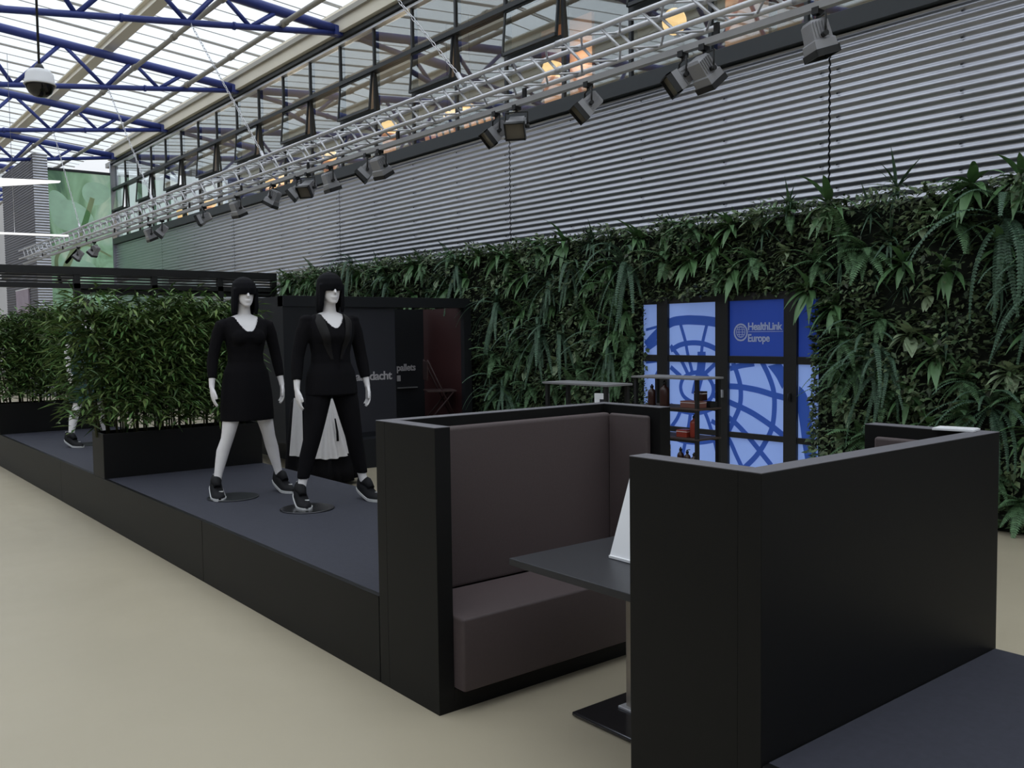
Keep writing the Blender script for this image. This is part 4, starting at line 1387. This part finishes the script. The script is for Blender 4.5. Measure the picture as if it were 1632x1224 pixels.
def bamboo_variant(seed):
    rnd = random.Random(seed)
    culms = []
    lv = MB()
    for c in range(6):
        bx_, by_ = rnd.uniform(-.09, .09), rnd.uniform(-.11, .11)
        H = rnd.uniform(1.02, 1.28)
        tx, ty = rnd.uniform(-.10, .10), rnd.uniform(-.14, .14)
        pts = [(bx_ + tx * t * t, by_ + ty * t * t, H * t) for t in (0, .25, .5, .75, 1)]
        culms.append(MB().tube(pts, [.008, .0075, .006, .0045, .0025], 6).mesh('culm', [M['culm']]))
        for k in range(300):
            t = rnd.uniform(.04, 1.0) ** .68
            p = Vector((bx_ + tx * t * t, by_ + ty * t * t, H * t))
            a = rnd.uniform(0, 2 * pi)
            rr = rnd.uniform(.02, .25) * (1.1 - .3 * t)
            p += Vector((rr * cos(a), rr * sin(a), rnd.uniform(-.06, .07)))
            b = a + rnd.gauss(0, .7)
            d = Vector((cos(b), sin(b), rnd.uniform(-.75, .45 + .35 * t))).normalized()
            leaf_quad(lv, p, d, rnd.uniform(.08, .15), rnd.uniform(.018, .030), Vector((0, 0, 1)))
    return culms, lv.mesh('leaves', [M['leaf_bamboo']])


BV = [bamboo_variant(11 + i) for i in range(4)]
rnd = random.Random(5)
for which, (yy, nn, lab) in enumerate(((8.58, 9, 'nearer'), (13.48, 9, 'farther'))):
    for i in range(nn):
        x = 2.17 + (i + .5) * (1.40 / nn)
        if i == nn - 1:
            lb = 'leafy bamboo plant at the right end of the %s planter' % lab
        elif i == 0:
            lb = 'leafy bamboo plant at the left end of the %s planter' % lab
        else:
            lb = 'leafy bamboo plant, %s from the left in the %s planter' % (ORD[i], lab)
        t = thing('bamboo_plant', lb, 'plant', (x, yy + rnd.uniform(-.03, .03), PH + .36), rnd.uniform(0, 6.28), 'bamboo in the %s planter' % lab)
        cu, lf_ = BV[rnd.randrange(4)]
        s_ = rnd.uniform(.94, 1.03)
        t.scale = (1.25, 1.0, s_) if i == 0 else (1, 1, s_)
        if i == 0: t.rotation_euler = (0, radians(-4), rnd.uniform(-.3, .3))
        for c in cu: put('culm', c, t)
        stuff(put('leaves', lf_, t))

# ------------------------------------------------------------------ plants of the green wall
UPV = Vector((0, 0, 1))


def spine(az, out, L, droop, n=10, rise=0.0):
    """curve in the wall's local frame: -x is out of the wall, az: 0 up, pi/2 towards -y (photo right)"""
    d = Vector((-out, -sin(az) * sqrt(1 - out * out), cos(az) * sqrt(1 - out * out) + rise)).normalized()
    p = Vector((0, 0, 0)); pts = [p.copy()]; ds = [d.copy()]
    for i in range(n):
        p = p + d * (L / n)
        d = (d + Vector((0, 0, -droop / n))).normalized()
        if p.x > -.03 and d.x > 0: d.x = 0
        pts.append(p.copy()); ds.append(d.copy())
    return pts, ds


def blade(az, out, L, W, droop, prof, n=8, fold=.25, wave=0.0):
    pts, ds = spine(az, out, L, droop, n)
    m = MB(); vs = []
    for i, (p, d) in enumerate(zip(pts, ds)):
        t = i / n
        side = d.cross(UPV)
        if side.length < .05: side = d.cross(Vector((0, 1, 0)))
        side.normalize()
        nn_ = side.cross(d).normalized()
        w = W * prof(t) / 2
        wv = wave * sin(t * 14)
        vs += [p + side * w + nn_ * (fold * w + wv), p, p - side * w + nn_ * (fold * w - wv)]
    fs = []
    for i in range(n):
        k = 3 * i
        fs += [(k, k + 1, k + 4, k + 3), (k + 1, k + 2, k + 5, k + 4)]
    m.add(vs, fs, 0, True)
    return m


def lance(t): return max(.06, sin(pi * min(1, t * 1.02) ** .75) * (1 - .25 * t))
def oval(t): return max(.05, sin(pi * t ** .8))


def frond(az, out, L, droop, pin, npin, taper):
    n = 14
    pts, ds = spine(az, out, L, droop, n)
    m = MB()
    m.tube(pts[::2] + [pts[-1]], .0022, 4, False)
    for k in range(npin):
        t = .08 + .92 * k / npin
        i = min(int(t * n), n - 1); f = t * n - i
        p = pts[i].lerp(pts[i + 1], f); d = ds[i]
        side = d.cross(UPV)
        if side.length < .05: side = d.cross(Vector((0, 1, 0)))
        side.normalize()
        up = side.cross(d).normalized()
        l = pin * taper(t)
        for s_ in (-1, 1):
            dd = (side * s_ + d * .35 + Vector((0, 0, -.12))).normalized()
            w = L / npin * .42
            q = p + dd * l * .5 + up * l * .06
            m.add([p - d * w * .6, q - d * w, p + dd * l - up * l * .1, q + d * w, p + d * w * .6], [(0, 1, 3, 4), (1, 2, 3)])
    return m


NV = 14
V = {'sword': [], 'feather': [], 'lance': [], 'pale': [], 'spiky': []}
rnd = random.Random(21)
for i in range(NV):
    az = -pi + 2 * pi * (i + .5) / NV
    V['sword'].append(frond(az * .98, rnd.uniform(.45, .75), rnd.uniform(.62, .85), rnd.uniform(1.7, 2.4), .052, 30, lambda t: (1 - t * .75) * min(1, .35 + 3 * t)).mesh('frond', [M['leaf_fern']]))
    V['feather'].append(frond(az, rnd.uniform(.4, .8), rnd.uniform(.30, .44), rnd.uniform(.8, 1.5), .10, 17, lambda t: (1 - t * .9) * min(1, .5 + 3 * t)).mesh('frond', [M['leaf_feather']]))
    V['lance'].append(blade(az, rnd.uniform(.35, .8), rnd.uniform(.28, .40), rnd.uniform(.065, .095), rnd.uniform(.7, 1.4), lance).mesh('leaf', [M['leaf_broad']]))
    V['pale'].append(blade(az, rnd.uniform(.4, .9), rnd.uniform(.13, .2), rnd.uniform(.06, .08), rnd.uniform(.5, 1.2), oval, 6).mesh('leaf', [M['leaf_pale']]))
    V['spiky'].append(blade(az, rnd.uniform(.3, .75), rnd.uniform(.26, .36), rnd.uniform(.022, .03), rnd.uniform(.3, .8), lance, 6).mesh('leaf', [M['leaf_fern']]))
INFO = {'sword': ('sword_fern', 'drooping sword fern', 15, 'frond'), 'feather': ('feather_fern', 'feathery fern', 10, 'frond'),
        'lance': ('lance_leaf_plant', 'lance leaved glossy plant', 13, 'leaf'), 'pale': ('pale_leaf_plant', 'pale oval leaved plant', 13, 'leaf'),
        'spiky': ('spiky_plant', 'dark narrow leaved plant', 15, 'leaf')}
PL = []
hero = {'sword': [(3.23, 2.50, 1.25), (7.35, 2.42, 1.2), (9.75, 2.02, 1.1), (8.92, 1.62, 1.15), (4.22, 1.32, 1.0), (10.7, 2.58, .95), (2.55, 1.9, 1.1), (8.3, 2.45, .9), (12.6, 2.45, .8), (3.3, 1.0, .9)],
        'lance': [(4.78, 2.80, 1.1), (8.67, 1.98, 1.0), (9.16, 2.40, 1.0), (3.48, 2.80, 1.15), (4.98, 2.02, 1.05), (4.70, 1.86, 1.0), (3.1, 2.80, 1.0), (6.09, 2.5, .95), (7.2, 2.7, .9),
                  (9.56, 1.8, .9), (4.05, 2.2, .95), (3.67, 2.12, .9), (2.6, 2.75, 1.1), (10.2, 2.72, .9), (13.4, 2.72, .9), (16.2, 2.70, 1.1), (15.2, 2.6, .9), (11.6, 2.7, .9)],
        'pale': [(3.99, 1.58, 1.3), (8.21, 1.42, 1.2), (8.32, 1.85, 1.1), (8.56, 1.25, 1.1), (11.19, 2.45, 1.0), (3.16, 1.28, 1.2), (3.83, 1.92, .9), (12.06, 2.6, .9), (4.55, .9, .9), (2.85, .62, 1.0), (2.7, 1.5, 1.2), (3.9, 2.5, .8), (6.7, 2.3, .8), (9.2, 1.15, 1)],
        'spiky': [(4.12, 2.86, 1.1), (5.5, 2.62, 1.0), (6.6, 2.70, 1.0), (2.9, 2.92, 1.0), (7.9, 2.75, 1.0), (12.9, 2.7, 1.0), (14.3, 2.68, 1.0), (5.2, 2.85, .8)],
        'feather': [(6.77, 2.45, 1.1), (6.4, 2.75, 1.0), (4.4, 2.35, 1.1), (7.6, 2.15, 1.1), (5.6, 2.35, 1.0), (4.6, 2.45, 1.0), (8.9, 2.75, 1.0), (9.5, 2.62, 1.0)]}
for k, lst in hero.items():
    for y, z, s_ in lst: PL.append((k, y, z, s_))
yt = 1.7
while yt < 16.7:
    PL.append((rnd.choice(['lance', 'feather', 'feather', 'spiky', 'lance', 'pale']), yt, rnd.uniform(2.62, 2.76), rnd.uniform(.8, 1.1)))
    yt += rnd.uniform(.30, .55)
for i in range(9000):
    if len(PL) > 300: break
    y = 1.6 + (16.6 - 1.6) * rnd.random() ** 1.15
    z = rnd.uniform(.18, 2.82)
    if 4.80 < y < 7.25 and z < 2.22: continue
    if 10.0 < y < 14.5 and z < 2.15: continue
    k = rnd.choices(['lance', 'feather', 'pale', 'spiky', 'sword'], [5, 6, 2.2, 3, 1.2])[0]
    if any(abs(y - p[1]) < .20 and abs(z - p[2]) < .18 for p in PL): continue
    PL.append((k, y, z, rnd.uniform(.75, 1.05)))


def region(y, z):
    if y < 4.93:
        return '%s right of the globe partition' % ('on top edge' if z > 2.5 else 'high' if z > 1.5 else 'low')
    if y < 7.12:
        return 'above the globe partition'
    if y < 10.0:
        return '%s between cabin and globe partition' % ('on top edge' if z > 2.5 else 'high' if z > 1.4 else 'low')
    if y < 12.8:
        return 'above the black cabin'
    return 'between pergola and cabin'


grp = {}
for p in PL: grp.setdefault((p[0], region(p[1], p[2])), []).append(p)
for (k, reg), lst in grp.items():
    lst.sort(key=lambda p: -p[1])
    nm, desc, nl, pn = INFO[k]
    for i, (_, y, z, s_) in enumerate(lst):
        lab = '%s %s' % (desc, reg) if len(lst) == 1 else '%s %s, %s from the left' % (desc, reg, ORD[i])
        t = thing(nm, lab, 'plant', (XG - .02, y, z), 0, '%ss %s' % (nm.replace('_', ' '), reg))
        t.scale = (s_, s_, s_)
        off = rnd.randrange(NV)
        for j in range(nl):
            me = V[k][(off + j * 5 + (j // NV)) % NV]
            o = put(pn, me, t)
            q = rnd.uniform(.75, 1.12)
            o.scale = (q, q, q)
            o.rotation_euler = (rnd.uniform(-.22, .22), rnd.uniform(-.1, .1), rnd.uniform(-.2, .2))

# dense small leaves covering the felt: uncountable
sm = MB()
rnd = random.Random(99)


def clump(y, z, x=XG, edge=1.0):
    a = rnd.uniform(-1, 1); b = rnd.uniform(-.55, .9)
    d = Vector((-rnd.uniform(.25, 1), a, -b)).normalized()
    lump = max(0, sin(y * 5.3 + 2 * sin(z * 3.1)) * sin(z * 6.1 + 1.7 * sin(y * 2.3)))
    p = Vector((x - rnd.uniform(0.0, .06 + .24 * lump * edge), y, z))
    L = rnd.uniform(.035, .085)
    leaf_quad(sm, p, d, L, L * rnd.uniform(.4, .7), Vector((-.6, rnd.uniform(-.5, .5), 1)))


cnt = 0
while cnt < 36000:
    y = .9 + (16.75 - .9) * rnd.random() ** 1.1
    z = rnd.uniform(.04, 2.86)
    if 4.93 < y < 7.06 and z < 2.03: continue
    if 10.3 < y < 16 and z < 1.9 and rnd.random() < .7: continue
    g = sin(y * 3.1 + 1.2 * sin(z * 2.7)) * sin(z * 4.3 + y * 1.3)
    if g < -.35 and rnd.random() < .55: continue
    clump(y, z); cnt += 1
for i in range(7000):
    yy = .9 + 15.8 * rnd.random() ** 1.1
    clump(yy, 2.70 + rnd.random() ** 1.5 * (.17 + .05 * sin(yy * 5)), XG + rnd.uniform(-.05, .25))
for i in range(900):   # leaves curling round the partition's edges
    e = rnd.random()
    if e < .45: clump(rnd.uniform(4.84, 4.92), rnd.uniform(.1, 2.0), XG, .3)
    elif e < .6: clump(rnd.uniform(7.04, 7.14), rnd.uniform(.1, 2.0), XG, .3)
    else: clump(rnd.uniform(4.95, 7.1), rnd.uniform(1.99, 2.10))
o = sm.build('small_wall_foliage', M['leaf_fill'])
tag(o, 'dense small leaved greenery filling the plant wall between the larger plants', 'foliage', kind='stuff')
